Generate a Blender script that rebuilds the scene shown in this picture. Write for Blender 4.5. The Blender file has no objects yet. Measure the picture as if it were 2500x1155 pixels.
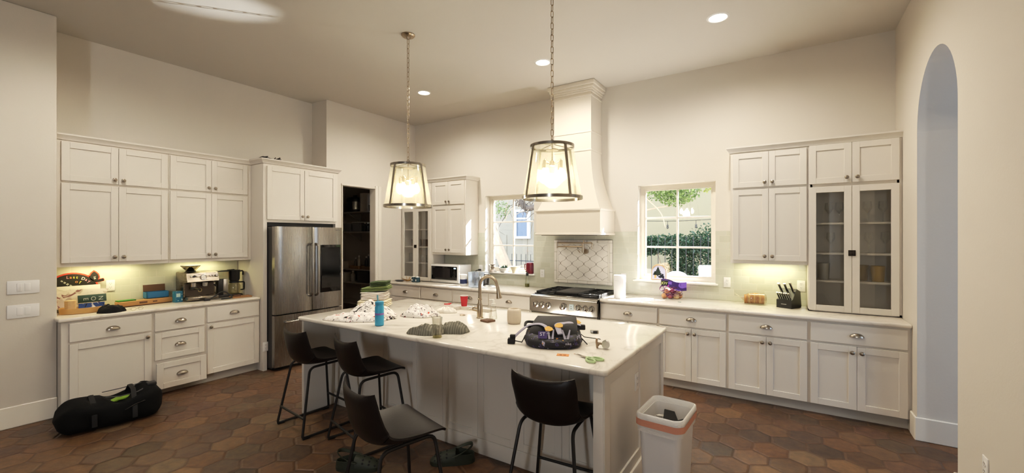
import bpy, bmesh, math, random
from math import pi, sin, cos, radians as rad, sqrt
from mathutils import Vector, Matrix, noise
S = bpy.context.scene
C = S.collection

# ------------------------------------------------------------------ materials
def lin(h):
    h = h.lstrip('#')
    out = []
    for i in (0, 2, 4):
        c = int(h[i:i+2], 16) / 255
        out.append(c / 12.92 if c <= .04045 else ((c + .055) / 1.055) ** 2.4)
    return (*out, 1)

class NT:
    def __init__(s, name):
        s.mat = bpy.data.materials.new(name); s.mat.use_nodes = True
        s.t = s.mat.node_tree; s.n = s.t.nodes; s.n.clear()
        s.out = s.n.new('ShaderNodeOutputMaterial')
    def new(s, typ, **kw):
        nd = s.n.new('ShaderNode' + typ)
        for k, v in kw.items():
            if k == 'ins':
                for kk, vv in v.items(): s.put(nd.inputs[kk], vv)
            else: setattr(nd, k, v)
        return nd
    def put(s, sock, v):
        if isinstance(v, bpy.types.NodeSocket): s.t.links.new(v, sock)
        else: sock.default_value = v
    def m(s, op, a, b=None, c=None):
        nd = s.new('Math', operation=op)
        s.put(nd.inputs[0], a)
        if b is not None: s.put(nd.inputs[1], b)
        if c is not None: s.put(nd.inputs[2], c)
        return nd.outputs[0]
    def v(s, op, a, b=None, out=0):
        nd = s.new('VectorMath', operation=op)
        s.put(nd.inputs[0], a)
        if b is not None: s.put(nd.inputs[1], b)
        return nd.outputs[out]
    def xyz(s, v):
        nd = s.new('SeparateXYZ'); s.put(nd.inputs[0], v); return nd.outputs
    def comb(s, x, y, z):
        nd = s.new('CombineXYZ')
        for i, q in enumerate((x, y, z)): s.put(nd.inputs[i], q)
        return nd.outputs[0]
    def obj(s): return s.new('TexCoord').outputs['Object']
    def noise(s, vec, scale, detail=2, rough=.5, dist=0, out='Fac'):
        nd = s.new('TexNoise'); s.put(nd.inputs['Vector'], vec)
        nd.inputs['Scale'].default_value = scale; nd.inputs['Detail'].default_value = detail
        nd.inputs['Roughness'].default_value = rough; nd.inputs['Distortion'].default_value = dist
        return nd.outputs[out]
    def ramp(s, fac, stops, interp='LINEAR'):
        nd = s.new('ValToRGB'); s.put(nd.inputs[0], fac); cr = nd.color_ramp; cr.interpolation = interp
        while len(cr.elements) < len(stops): cr.elements.new(.5)
        for e, (p, c) in zip(cr.elements, stops):
            e.position = p; e.color = lin(c) if isinstance(c, str) else (c, c, c, 1) if not isinstance(c, tuple) else c
        return nd.outputs[0]
    def mix(s, f, a, b):
        nd = s.new('Mix', data_type='RGBA'); s.put(nd.inputs[0], f); s.put(nd.inputs[6], a); s.put(nd.inputs[7], b); return nd.outputs[2]
    def bump(s, h, strength=.2, dist=.01):
        nd = s.new('Bump'); nd.inputs['Strength'].default_value = strength; nd.inputs['Distance'].default_value = dist
        s.put(nd.inputs['Height'], h); return nd.outputs[0]
    def pr(s, col, rough=.5, metal=0, normal=None, **kw):
        nd = s.new('BsdfPrincipled'); s.put(nd.inputs['Base Color'], col); s.put(nd.inputs['Roughness'], rough); s.put(nd.inputs['Metallic'], metal)
        if normal is not None: s.put(nd.inputs['Normal'], normal)
        for k, vv in kw.items(): s.put(nd.inputs[k.replace('_', ' ')], vv)
        return nd.outputs[0]
    def end(s, sh): s.t.links.new(sh, s.out.inputs[0]); return s.mat

MATS = {}
def mat(name, col, rough=.5, metal=0, var=.06, scale=14, bump=0, **kw):
    """plain paint / plastic / metal with a little procedural variation"""
    if name in MATS: return MATS[name]
    n = NT(name); o = n.obj(); c = lin(col)
    d = tuple(max(0, q * (1 - var)) for q in c[:3]) + (1,)
    f = n.noise(o, scale, 3)
    cc = n.mix(f, d, c)
    nm = n.bump(n.noise(o, scale * 6, 4), bump, .004) if bump else None
    MATS[name] = n.end(n.pr(cc, rough, metal, nm, **kw)); return MATS[name]

def m_wall(name, col):
    n = NT(name); o = n.obj(); c = lin(col)
    f = n.noise(o, 1.3, 3)
    cc = n.mix(f, tuple(q * .965 for q in c[:3]) + (1,), c)
    b = n.bump(n.noise(o, 55, 5, .6), .12, .006)
    return n.end(n.pr(cc, .75, 0, b))

def m_floor():
    n = NT('terracotta_hexagons'); o = n.obj()
    size = .235
    w = n.noise(o, 6, 2, out='Color')
    wv = n.v('SCALE', n.v('SUBTRACT', w, (.5, .5, .5))); wv.node.inputs[3].default_value = .05
    p = n.v('ADD', n.v('MULTIPLY', o, (1 / size, 1 / size, 0)), n.v('MULTIPLY', wv, (2.2, 2.2, 0)))
    p = n.v('ADD', p, (50, 50 * 1.7320508, 0))
    r = (1, 1.7320508, 1); h = (.5, .8660254, .5)
    def cell(q):
        return n.v('SUBTRACT', n.v('MODULO', q, r), h)
    a = n.v('MULTIPLY', cell(p), (1, 1, 0)); b = n.v('MULTIPLY', cell(n.v('SUBTRACT', p, h)), (1, 1, 0))
    la = n.v('DOT_PRODUCT', a, a, 'Value'); lb = n.v('DOT_PRODUCT', b, b, 'Value')
    f = n.m('LESS_THAN', la, lb)
    mx = n.new('Mix', data_type='VECTOR'); n.put(mx.inputs[0], f); n.put(mx.inputs[4], b); n.put(mx.inputs[5], a)
    g = mx.outputs[1]
    idv = n.v('SUBTRACT', p, g)
    ag = n.v('ABSOLUTE', g); x, y, z = n.xyz(ag)
    hd = n.m('MAXIMUM', x, n.m('ADD', n.m('MULTIPLY', x, .5), n.m('MULTIPLY', y, .8660254)))
    edge = n.m('SUBTRACT', .5, hd)
    wn = n.new('TexWhiteNoise', noise_dimensions='3D'); n.put(wn.inputs['Vector'], n.v('ADD', n.v('MULTIPLY', n.v('SNAP', n.v('ADD', idv, (.01, .01, 0)), (.25, .2, 1)), (1, 1, 0)), (.37, .11, 0)))
    rnd = wn.outputs['Value']
    tile = n.ramp(rnd, [(0, '3a3029'), (.14, '5e432e'), (.34, '7a5335'), (.52, '644939'), (.68, '926e49'), (.8, '735040'), (.9, '463b34'), (1, '8b7254')])
    mott = n.noise(o, 17, 5, .65)
    tile = n.mix(n.m('MULTIPLY', n.m('SUBTRACT', mott, .34), 1.5), n.mix(.55, tile, lin('2e1f15')), n.mix(.25, tile, lin('b08556')))
    blot = n.noise(o, 3.1, 3)
    tile = n.mix(n.ramp(blot, [(.45, 0.), (.75, .35)]), tile, lin('66503c'))
    gm = n.ramp(edge, [(.012, 1.), (.05, 0.)])
    gcol = n.mix(n.noise(o, 2.4, 3), lin('2c1c12'), lin('6d4d33'))
    col = n.mix(n.m('MULTIPLY', gm, .75), tile, gcol)
    hgt = n.m('ADD', n.ramp(edge, [(0, 0.), (.07, 1.)]), n.m('MULTIPLY', n.noise(o, 9, 4), .9))
    rg = n.m('ADD', n.m('MULTIPLY', n.noise(o, 7, 3), .3), .33)
    return n.end(n.pr(col, rg, 0, n.bump(hgt, .5, .012)))

def m_tile(name, axis, bw=.155, bh=.0775):
    n = NT(name); x, y, z = n.xyz(n.obj())
    vec = n.comb(n.m('ADD', x if axis == 'x' else y, 20.06), n.m('ADD', z, .031), 0)
    b = n.new('TexBrick', offset=.5)
    n.put(b.inputs['Vector'], vec)
    for k, v in (('Scale', 1), ('Mortar Size', .0028), ('Mortar Smooth', .25), ('Bias', 0), ('Brick Width', bw), ('Row Height', bh)): b.inputs[k].default_value = v
    b.inputs['Color1'].default_value = lin('c8c8b9'); b.inputs['Color2'].default_value = lin('bfbfae'); b.inputs['Mortar'].default_value = lin('cfcbbb')
    wob = n.noise(n.obj(), 9, 2)
    nm = n.bump(n.m('ADD', n.m('MULTIPLY', b.outputs['Fac'], -1), n.m('MULTIPLY', wob, .8)), .35, .006)
    return n.end(n.pr(b.outputs['Color'], .16, 0, nm))

def m_ogee():
    n = NT('arabesque_tile'); x, y, z = n.xyz(n.obj())
    p, q = .181, .149
    s = n.m('SINE', n.m('MULTIPLY', n.m('ADD', z, .02), 2 * pi / q))
    s = n.m('MULTIPLY', n.m('SIGN', s), n.m('POWER', n.m('ABSOLUTE', s), .8))
    t = n.m('DIVIDE', n.m('ADD', x, 20 * p), p)
    d1 = n.m('ABSOLUTE', n.m('SUBTRACT', n.m('FRACT', n.m('ADD', n.m('SUBTRACT', t, n.m('MULTIPLY', s, .235)), .5)), .5))
    d2 = n.m('ABSOLUTE', n.m('SUBTRACT', n.m('FRACT', n.m('ADD', t, n.m('MULTIPLY', s, .235))), .5))
    d = n.m('MINIMUM', d1, d2)
    f = n.ramp(d, [(.010, 1.), (.026, 0.)])
    col = n.mix(f, lin('e4ddd2'), lin('6e675f'))
    return n.end(n.pr(col, .2, 0, n.bump(f, -.3, .005)))

def m_quartz():
    n = NT('white_quartz'); o = n.obj()
    w = n.noise(o, 1.1, 4, .6, 1.6)
    v = n.m('ABSOLUTE', n.m('SUBTRACT', w, .5))
    vein = n.ramp(v, [(0, 1.), (.012, .55), (.05, 0.)])
    w2 = n.noise(n.v('ADD', o, (3.3, 1.7, 0)), 2.3, 4, .6, 1.2)
    v2 = n.ramp(n.m('ABSOLUTE', n.m('SUBTRACT', w2, .52)), [(0, .6), (.012, 0.)])
    patch = n.ramp(n.noise(o, .9, 2), [(.42, 0.), (.62, 1.)])
    f = n.m('MULTIPLY', n.m('MAXIMUM', vein, v2), patch)
    cloud = n.mix(n.noise(o, 1.5, 3), lin('e2d9cb'), lin('e9e2d6'))
    col = n.mix(n.m('MULTIPLY', f, .42), cloud, lin('9c9284'))
    return n.end(n.pr(col, .12, 0))

def m_steel(name='brushed_steel', col='a9a59e', axis=(1, 1, 60), rough=.3):
    n = NT(name); o = n.obj()
    st = n.noise(n.v('MULTIPLY', o, axis), 4, 3)
    r = n.m('ADD', n.m('MULTIPLY', st, .14), rough - .07)
    c = lin(col)
    return n.end(n.pr(n.mix(st, tuple(q * .9 for q in c[:3]) + (1,), c), r, 1))

def m_glass(name, tint=(1, 1, 1, 1), refl=.06, rough=.02, body=0, bodycol='ffffff'):
    """thin pane: transparent with a fresnel-weighted reflection, optional milky scatter"""
    n = NT(name)
    tr = n.new('BsdfTransparent'); tr.inputs[0].default_value = tint
    gl = n.new('BsdfGlossy'); gl.inputs['Roughness'].default_value = rough
    lw = n.new('LayerWeight'); lw.inputs[0].default_value = .35
    f = n.m('MINIMUM', n.m('ADD', n.m('MULTIPLY', lw.outputs['Fresnel'], .3), refl), 1)
    mx = n.new('MixShader'); n.put(mx.inputs[0], f); n.put(mx.inputs[1], tr.outputs[0]); n.put(mx.inputs[2], gl.outputs[0])
    sh = mx.outputs[0]
    if body:
        di = n.new('BsdfDiffuse'); di.inputs[0].default_value = lin(bodycol)
        tl = n.new('BsdfTranslucent'); tl.inputs[0].default_value = lin(bodycol)
        ad = n.new('MixShader'); ad.inputs[0].default_value = .5; n.put(ad.inputs[1], di.outputs[0]); n.put(ad.inputs[2], tl.outputs[0])
        sp = n.ramp(n.noise(n.obj(), 130, 3, .7), [(.42, .35), (.62, 1.)])
        m2 = n.new('MixShader'); n.put(m2.inputs[0], n.m('MULTIPLY', sp, body)); n.put(m2.inputs[1], sh); n.put(m2.inputs[2], ad.outputs[0]); sh = m2.outputs[0]
    return n.end(sh)

def m_emit(name, col, strength):
    n = NT(name); e = n.new('Emission'); e.inputs[0].default_value = col; e.inputs[1].default_value = strength
    return n.end(e.outputs[0])

def m_print(name, base, blobs, scale=22, rough=.85, stretch=(1, 1, 1)):
    """cloth printed with irregular coloured blotches"""
    n = NT(name); o = n.v('MULTIPLY', n.obj(), stretch); col = lin(base)
    for i, (c, lo, hi, sc) in enumerate(blobs):
        f = n.ramp(n.noise(n.v('ADD', o, (i * 3.1 + .7, i * 1.3, i * 2.2)), scale * sc, 2, .5, 1.4), [(lo, 0.), (hi, 1.)])
        col = n.mix(f, col, lin(c))
    return n.end(n.pr(col, rough, 0, n.bump(n.noise(o, 90, 3), .15, .003)))

WHITE = mat('cabinet_paint', 'dcd5ca', .42, var=.02, scale=3)
PAINT = m_wall('wall_paint', 'd8d1c6')
CEILP = m_wall('ceiling_paint', 'cfc9bf')
TRIM = mat('trim_paint', 'e4ddd0', .4, var=.02, scale=4)
GAP = mat('shadow_gap', '8d8578', .7)
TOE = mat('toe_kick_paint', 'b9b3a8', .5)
FLOORM = m_floor(); TILEX = m_tile('sage_subway_tile', 'x'); TILEY = m_tile('sage_subway_tile_alcove', 'y'); OGEE = m_ogee()
BORDER = mat('border_tile', 'e2dbcf', .22, var=.05)
GROUT = mat('grout', '7d766c', .8)
QUARTZ = m_quartz()
STEEL = m_steel(); STEELH = m_steel('steel_horizontal_grain', 'b3afa8', (60, 60, 1), .24)
NICKEL = mat('brushed_nickel', 'b0a08a', .28, 1)
CHROME = mat('polished_chrome', 'd0cdc8', .12, 1)
BRONZE = mat('aged_pewter', 'a59b8d', .28, 1)
BLACK = mat('black_plastic', '141312', .4)
GLOSSB = mat('black_glass', '0b0b0c', .06)
IRON = mat('cast_iron', '161514', .55, bump=.2)
LEATHER = mat('brown_black_leatherette', '1d1512', .42, var=.25, scale=9, bump=.12, Specular_IOR_Level=.25)
LEGM = mat('black_powder_coat', '171310', .5)
WPLAST = mat('white_plastic', 'ece9e4', .35, var=.02)
GLASSW = m_glass('window_glass', refl=.03)
GLASSC = m_glass('dimmed_cabinet_glass', (.90, .90, .88, 1), .05)  # tint darkened so the right hutch interior reads as dimmer
GLASSD = m_glass('drinking_glass', (.97, .975, .97, 1), .10)
SEEDED = m_glass('seeded_glass', (.98, .97, .92, 1), .05, .05, .16, 'fbf3d0')

# ------------------------------------------------------------------ mesh builder
def fillet(pts, r, n=5):
    pts = [Vector(p) for p in pts]; out = [pts[0]]
    for a, b, c in zip(pts, pts[1:], pts[2:]):
        d1, d2 = (a - b), (c - b); k = min(r, d1.length * .49, d2.length * .49)
        p, q = b + d1.normalized() * k, b + d2.normalized() * k
        for i in range(n + 1):
            t = i / n; out.append(p * (1 - t) ** 2 + b * 2 * t * (1 - t) + q * t * t)
    out.append(pts[-1]); return out

class M:
    def __init__(s): s.v = []; s.f = []; s.mi = []; s.cur = 0; s.X = None
    def add(s, vs, fs):
        b = len(s.v)
        if s.X is not None: vs = [s.X @ Vector(p) for p in vs]
        s.v.extend(tuple(p) for p in vs)
        for f in fs: s.f.append(tuple(b + i for i in f)); s.mi.append(s.cur)
        return s
    def use(s, i): s.cur = i; return s
    def at(s, loc=(0, 0, 0), rz=0, rx=0, ry=0, sc=1):
        s.X = Matrix.Translation(loc) @ Matrix.Rotation(rz, 4, 'Z') @ Matrix.Rotation(ry, 4, 'Y') @ Matrix.Rotation(rx, 4, 'X') @ Matrix.Scale(sc, 4); return s
    def box(s, x0, x1, y0, y1, z0, z1, b=0, seg=2):
        if b <= 0:
            vs = [(x, y, z) for x in (x0, x1) for y in (y0, y1) for z in (z0, z1)]
            return s.add(vs, [(0, 1, 3, 2), (4, 6, 7, 5), (0, 4, 5, 1), (2, 3, 7, 6), (0, 2, 6, 4), (1, 5, 7, 3)])
        bm = bmesh.new(); bmesh.ops.create_cube(bm, size=1)
        for v in bm.verts: v.co = Vector(((x0 + x1) / 2 + v.co.x * (x1 - x0), (y0 + y1) / 2 + v.co.y * (y1 - y0), (z0 + z1) / 2 + v.co.z * (z1 - z0)))
        b = min(b, abs(x1 - x0) * .49, abs(y1 - y0) * .49, abs(z1 - z0) * .49)
        bmesh.ops.bevel(bm, geom=bm.edges[:], offset=b, segments=seg, affect='EDGES', profile=.5)
        return s.frombm(bm)
    def frombm(s, bm):
        bm.verts.index_update(); s.add([v.co.copy() for v in bm.verts], [[v.index for v in f.verts] for f in bm.faces]); bm.free(); return s
    def rings(s, rings, closed=True, cap0=True, cap1=True):
        n = len(rings[0]); vs = [p for r in rings for p in r]; fs = []
        for i in range(len(rings) - 1):
            for j in range(n if closed else n - 1):
                k = (j + 1) % n; fs.append((i * n + j, i * n + k, (i + 1) * n + k, (i + 1) * n + j))
        if cap0: fs.append(tuple(reversed(range(n))))
        if cap1: fs.append(tuple((len(rings) - 1) * n + j for j in range(n)))
        return s.add(vs, fs)
    def lathe(s, prof, c=(0, 0, 0), seg=24, sx=1, sy=1, cap0=True, cap1=True):
        return s.rings([[(c[0] + r * sx * cos(2 * pi * j / seg), c[1] + r * sy * sin(2 * pi * j / seg), c[2] + z) for j in range(seg)] for r, z in prof], True, cap0, cap1)
    def cyl(s, c, r, h, seg=20, axis='z', r2=None):
        r2 = r if r2 is None else r2; rr = []
        for rad_, t in ((r, 0), (r2, h)):
            ring = []
            for j in range(seg):
                a, b = rad_ * cos(2 * pi * j / seg), rad_ * sin(2 * pi * j / seg)
                ring.append({'z': (c[0] + a, c[1] + b, c[2] + t), 'y': (c[0] + b, c[1] + t, c[2] + a), 'x': (c[0] + t, c[1] + a, c[2] + b)}[axis])
            rr.append(ring)
        return s.rings(rr)
    def tube(s, pts, r, seg=8, closed=False, flat=None, up=None):
        pts = [Vector(p) for p in pts]; n = len(pts); rings = []; prev = None
        for i, p in enumerate(pts):
            if closed: t = (pts[(i + 1) % n] - pts[i - 1])
            else: t = (pts[min(i + 1, n - 1)] - pts[max(i - 1, 0)])
            t.normalize()
            if up is not None: u = Vector(up) - t * t.dot(Vector(up))
            elif prev is None: u = t.orthogonal()
            else: u = prev - t * prev.dot(t)
            u.normalize(); prev = u; w = t.cross(u)
            ra = r[i] if isinstance(r, (list, tuple)) else r; rb = ra if flat is None else flat
            rings.append([p + u * (rb * cos(2 * pi * j / seg)) + w * (ra * sin(2 * pi * j / seg)) for j in range(seg)])
        if closed:
            rings.append(rings[0]); return s.rings(rings, True, False, False)
        return s.rings(rings)
    def prism(s, poly, t0, t1, plane='xz'):
        mp = {'xz': lambda a, b, t: (a, t, b), 'yz': lambda a, b, t: (t, a, b), 'xy': lambda a, b, t: (a, b, t)}[plane]
        n = len(poly); vs = [mp(a, b, t0) for a, b in poly] + [mp(a, b, t1) for a, b in poly]
        fs = [tuple(range(n)), tuple(reversed(range(n, 2 * n)))] + [(i, n + i, n + (i + 1) % n, (i + 1) % n) for i in range(n)]
        return s.add(vs, fs)
    def ball(s, c, r, seg=16, nr=10, sx=1, sy=1, sz=1, jit=0, seed=0):
        rings = []
        for i in range(1, nr):
            a = pi * i / nr; ring = []
            for j in range(seg):
                d = Vector((sin(a) * cos(2 * pi * j / seg), sin(a) * sin(2 * pi * j / seg), -cos(a)))
                k = r * (1 + (jit * noise.noise(d * 1.7 + Vector((seed, seed * .7, 0))) if jit else 0))
                ring.append((c[0] + d.x * k * sx, c[1] + d.y * k * sy, c[2] + d.z * k * sz))
            rings.append(ring)
        return s.rings(rings)
    def surf(s, fn, nu, nv, closeu=False):
        vs = [fn(i / nu, j / nv) for j in range(nv + 1) for i in range(nu + (0 if closeu else 1))]; w = nu + (0 if closeu else 1); fs = []
        for j in range(nv):
            for i in range(nu):
                k = (i + 1) % w; fs.append((j * w + i, j * w + k, (j + 1) * w + k, (j + 1) * w + i))
        return s.add(vs, fs)
    def shell(s, fn, nu, nv, th):
        """thick sheet from fn(u,v)->point: both faces and the rim"""
        P = [[Vector(fn(i / nu, j / nv)) for i in range(nu + 1)] for j in range(nv + 1)]
        def nrm(i, j):
            a = P[j][min(i + 1, nu)] - P[j][max(i - 1, 0)]; b = P[min(j + 1, nv)][i] - P[max(j - 1, 0)][i]
            c = a.cross(b); return c.normalized() if c.length > 1e-9 else Vector((0, 0, 1))
        T = th if callable(th) else (lambda u, v: th)
        Q = [[P[j][i] - nrm(i, j) * T(i / nu, j / nv) for i in range(nu + 1)] for j in range(nv + 1)]
        w = nu + 1; N = w * (nv + 1); vs = [p for r in P for p in r] + [p for r in Q for p in r]; fs = []
        for j in range(nv):
            for i in range(nu):
                a = j * w + i; fs.append((a, a + 1, a + w + 1, a + w)); fs.append((N + a, N + a + w, N + a + w + 1, N + a + 1))
        b = [j * w for j in range(nv + 1)]; 
        for i in range(nu): fs.append((i, N + i, N + i + 1, i + 1)); t = nv * w + i; fs.append((t, t + 1, N + t + 1, N + t))
        for j in range(nv): a = j * w; fs.append((a, a + w, N + a + w, N + a)); t = a + nu; fs.append((t, N + t, N + t + w, t + w))
        return s.add(vs, fs)
    def build(s, name, m, parent=None, angle=35, loc=None, merge=False):
        me = bpy.data.meshes.new(name); me.from_pydata(s.v, [], s.f)
        ms = m if isinstance(m, (list, tuple)) else [m]
        for q in ms: me.materials.append(q)
        if len(ms) > 1: me.polygons.foreach_set('material_index', s.mi)
        bm = bmesh.new(); bm.from_mesh(me)
        if merge: bmesh.ops.remove_doubles(bm, verts=bm.verts[:], dist=1e-5)
        bmesh.ops.recalc_face_normals(bm, faces=bm.faces[:]); bm.to_mesh(me); bm.free()
        me.polygons.foreach_set('use_smooth', [True] * len(me.polygons)); me.set_sharp_from_angle(angle=rad(angle)); me.update()
        o = bpy.data.objects.new(name, me); C.objects.link(o)
        if parent is not None: o.parent = parent
        if loc is not None: o.location = loc
        return o

def tag(o, label, cat, group=None, kind=None):
    o['label'] = label; o['category'] = cat
    if group: o['group'] = group
    if kind: o['kind'] = kind
    return o
def thing(name, label, cat, loc=(0, 0, 0), rz=0, group=None):
    o = bpy.data.objects.new(name, None); C.objects.link(o); o.location = loc; o.rotation_euler = (0, 0, rz); o.empty_display_size = .1
    return tag(o, label, cat, group)
def struct(o): o['kind'] = 'structure'; return o
def dup(root, loc, rz=None, label=None):
    r = root.copy(); C.objects.link(r); r.location = loc
    if rz is not None: r.rotation_euler = (0, 0, rz)
    if label: r['label'] = label
    for ch in list(root.children):
        c = ch.copy(); C.objects.link(c); c.parent = r
        for g in list(ch.children):
            d = g.copy(); C.objects.link(d); d.parent = c
    return r
def text(name, body, size, m, parent, loc, rot, ext=.0006, align='CENTER'):
    cu = bpy.data.curves.new(name, 'FONT'); cu.body = body; cu.size = size; cu.extrude = ext; cu.align_x = align; cu.align_y = 'CENTER'; cu.materials.append(m)
    tmp = bpy.data.objects.new(name, cu); C.objects.link(tmp); dg = bpy.context.evaluated_depsgraph_get()
    me = bpy.data.meshes.new_from_object(tmp.evaluated_get(dg)); bpy.data.objects.remove(tmp); bpy.data.curves.remove(cu)
    o = bpy.data.objects.new(name, me); C.objects.link(o); o.location = loc; o.rotation_euler = rot; o.parent = parent; return o
# ------------------------------------------------------------------ room shell
CZ, BY, RX, LX, PX, SX = 3.69, 5.55, .88, -6.08, -5.715, -5.65
CT = .914
W1 = (-1.646, -.724, 1.105, 2.33); W2 = (-4.115, -3.211, 1.105, 2.325)
def B(name, m, *boxes, b=0, parent=None):
    q = M()
    for x in boxes: q.box(*x, b=b)
    return q.build(name, m, parent)
struct(B('floor', FLOORM, (-7.8, 4.6, -5.2, 7.2, -.12, 0)))
struct(B('ceiling', CEILP, (-7.8, 4.6, -5.2, 5.85, CZ, CZ + .12)))
struct(B('wall_back', PAINT, (-6.2, W2[0], BY, 5.82, 0, CZ), (W2[0], W2[1], BY, 5.82, 0, W2[2] - .025), (W2[0], W2[1], BY, 5.82, W2[3], CZ), (W2[1], W1[0], BY, 5.82, 0, CZ),
         (W1[0], W1[1], BY, 5.82, 0, W1[2] - .025), (W1[0], W1[1], BY, 5.82, W1[3], CZ), (W1[1], 1.23, BY, 5.82, 0, CZ)))
struct(B('wall_left', PAINT, (-6.22, LX, 1.0, 3.8, 0, CZ)))
struct(B('wall_left_front', PAINT, (-6.22, SX, -5.2, 1.006, 0, CZ), b=.012))
struct(B('wall_pantry_front', PAINT, (-6.22, PX, 3.775, 3.9, 0, CZ), (-5.835, PX, 3.9, 4.03, 0, CZ), (-5.835, PX, 4.66, BY, 0, CZ), (-5.835, PX, 4.03, 4.66, 2.464, CZ)))
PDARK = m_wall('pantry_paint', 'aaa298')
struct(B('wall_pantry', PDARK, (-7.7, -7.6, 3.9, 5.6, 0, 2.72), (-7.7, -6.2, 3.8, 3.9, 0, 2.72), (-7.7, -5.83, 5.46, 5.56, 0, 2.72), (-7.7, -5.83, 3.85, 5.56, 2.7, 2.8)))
struct(B('wall_rear', PAINT, (-6.2, 4.6, -5.2, -5.05, 0, CZ)))
# right wall with the arch
def arch_wall():
    q = M(); c, r, zs = 4.212, .498, 2.51; n = 24
    arc = [(c + r * cos(pi * i / n), zs + r * sin(pi * i / n)) for i in range(n + 1)]        # far -> near
    x0, x1 = RX, 1.23
    q.box(x0, x1, c + r, 5.56, 0, CZ); q.box(x0, x1, -5.2, c - r, 0, CZ)
    for (a, za), (b, zb) in zip(arc, arc[1:]):
        vs = [(x, y, z) for x in (x0, x1) for y, z in ((a, za), (b, zb), (b, CZ), (a, CZ))]
        q.add(vs, [(0, 1, 2, 3), (7, 6, 5, 4), (0, 4, 5, 1), (3, 2, 6, 7)])
    return q.build('wall_right', PAINT, merge=True, angle=30)
struct(arch_wall())
struct(B('wall_hall', PAINT, (4.45, 4.6, 1.0, 7.2, 0, CZ), (1.2, 4.6, 1.0, 1.15, 0, CZ), (1.2, 4.6, 7.05, 7.2, 0, CZ), (1.2, 4.6, 1.0, 7.2, CZ, CZ + .1)))
def base_run(name, *bx):
    q = M()
    for x in bx: q.box(*x, b=.006, seg=1)
    return struct(q.build(name, TRIM))
base_run('baseboard_left', (SX, SX + .018, -5.05, 1.006, 0, .188))
base_run('baseboard_right', (RX - .018, RX, 4.71, 4.86, 0, .19), (RX - .018, 1.24, 4.692, 4.712, 0, .19), (RX - .018, RX, -5.05, 3.714, 0, .19), (RX - .018, 1.24, 3.712, 3.73, 0, .19))
base_run('baseboard_pantry', (PX, PX + .016, 3.80, 4.03, 0, .14), (PX, PX + .016, 4.68, 4.84, 0, .14))
# pantry opening casing
q = M(); q.box(PX - .12, PX + .012, 4.03, 4.043, 0, 2.465).box(PX - .12, PX + .012, 4.647, 4.66, 0, 2.465).box(PX - .12, PX + .012, 4.03, 4.66, 2.452, 2.465)
q.box(PX, PX + .02, 4.65, 4.70, 0, 2.50, b=.004).box(PX, PX + .028, 4.70, 4.765, 0, 2.50, b=.006).box(PX, PX + .014, 4.02, 4.66, 2.458, 2.478, b=.003)
d = q.build('door_1', TRIM); struct(d)
# tiles
q = M(); t = BY - .008
for bx in ((-4.99, W2[0], CT, 1.73), (W2[0], W2[1], CT, 1.075), (W2[1], -2.856, CT, 1.73), (-2.856, -1.985, CT, 1.0), (-2.856, -1.985, 1.62, 1.73), (-1.985, W1[0], CT, 1.73), (W1[0], W1[1], CT, 1.075), (W1[1], .172, CT, 1.73)):
    q.box(bx[0], bx[1], t, BY + .002, bx[2], bx[3])
struct(q.build('wall_back_tile', TILEX))
struct(B('wall_left_tile', TILEY, (LX - .002, LX + .008, 1.006, 2.72, CT, 1.42)))
# ------------------------------------------------------------------ windows
def window(name, w, fx1, tilex):
    x0, x1, z0, z1 = w; yf = 5.665
    q = M(); fw = .045
    q.box(x0, x0 + fw, yf, yf + .06, z0, z1).box(x1 - fw, x1, yf, yf + .06, z0, z1).box(x0 + fw, x1 - fw, yf, yf + .06, z1 - fw, z1).box(x0 + fw, x1 - fw, yf, yf + .06, z0, z0 + fw)
    i0, i1, j0, j1 = x0 + fw, x1 - fw, z0 + fw, z1 - fw
    q.box(i0, i0 + .022, yf + .015, yf + .05, j0, j1).box(i1 - .022, i1, yf + .015, yf + .05, j0, j1).box(i0 + .022, i1 - .022, yf + .015, yf + .05, j1 - .022, j1).box(i0 + .022, i1 - .022, yf + .015, yf + .05, j0, j0 + .022)
    fr = q.build(name, mat('window_frame_paint', 'ddd5c6', .4, var=.02)); struct(fr)
    q = M(); xm = (x0 + x1) / 2
    q.box(xm - .011, xm + .011, yf + .018, yf + .046, j0, j1, b=.004)
    for k in (1, 2): z = j0 + (j1 - j0) * k / 3; q.box(i0, i1, yf + .016, yf + .048, z - .011, z + .011, b=.004)
    q.build('muntin_grid', mat('window_muntin_paint', 'e3ddd2', .4, var=.02), fr)
    B('pane', GLASSW, (i0, i1, yf + .031, yf + .034, j0, j1), parent=fr)
    q = M(); q.box(x0 - .055, x1 + .03, BY - .045, BY + .005, z0 - .022, z0, b=.006).box(x0, x1, BY, yf + .01, z0 - .022, z0)
    q.build('sill', mat('window_sill_stone', 'f0ebe2', .25, var=.03), fr)
    return fr
window('window_1', W1, None, None); window('window_2', W2, None, None)

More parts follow.
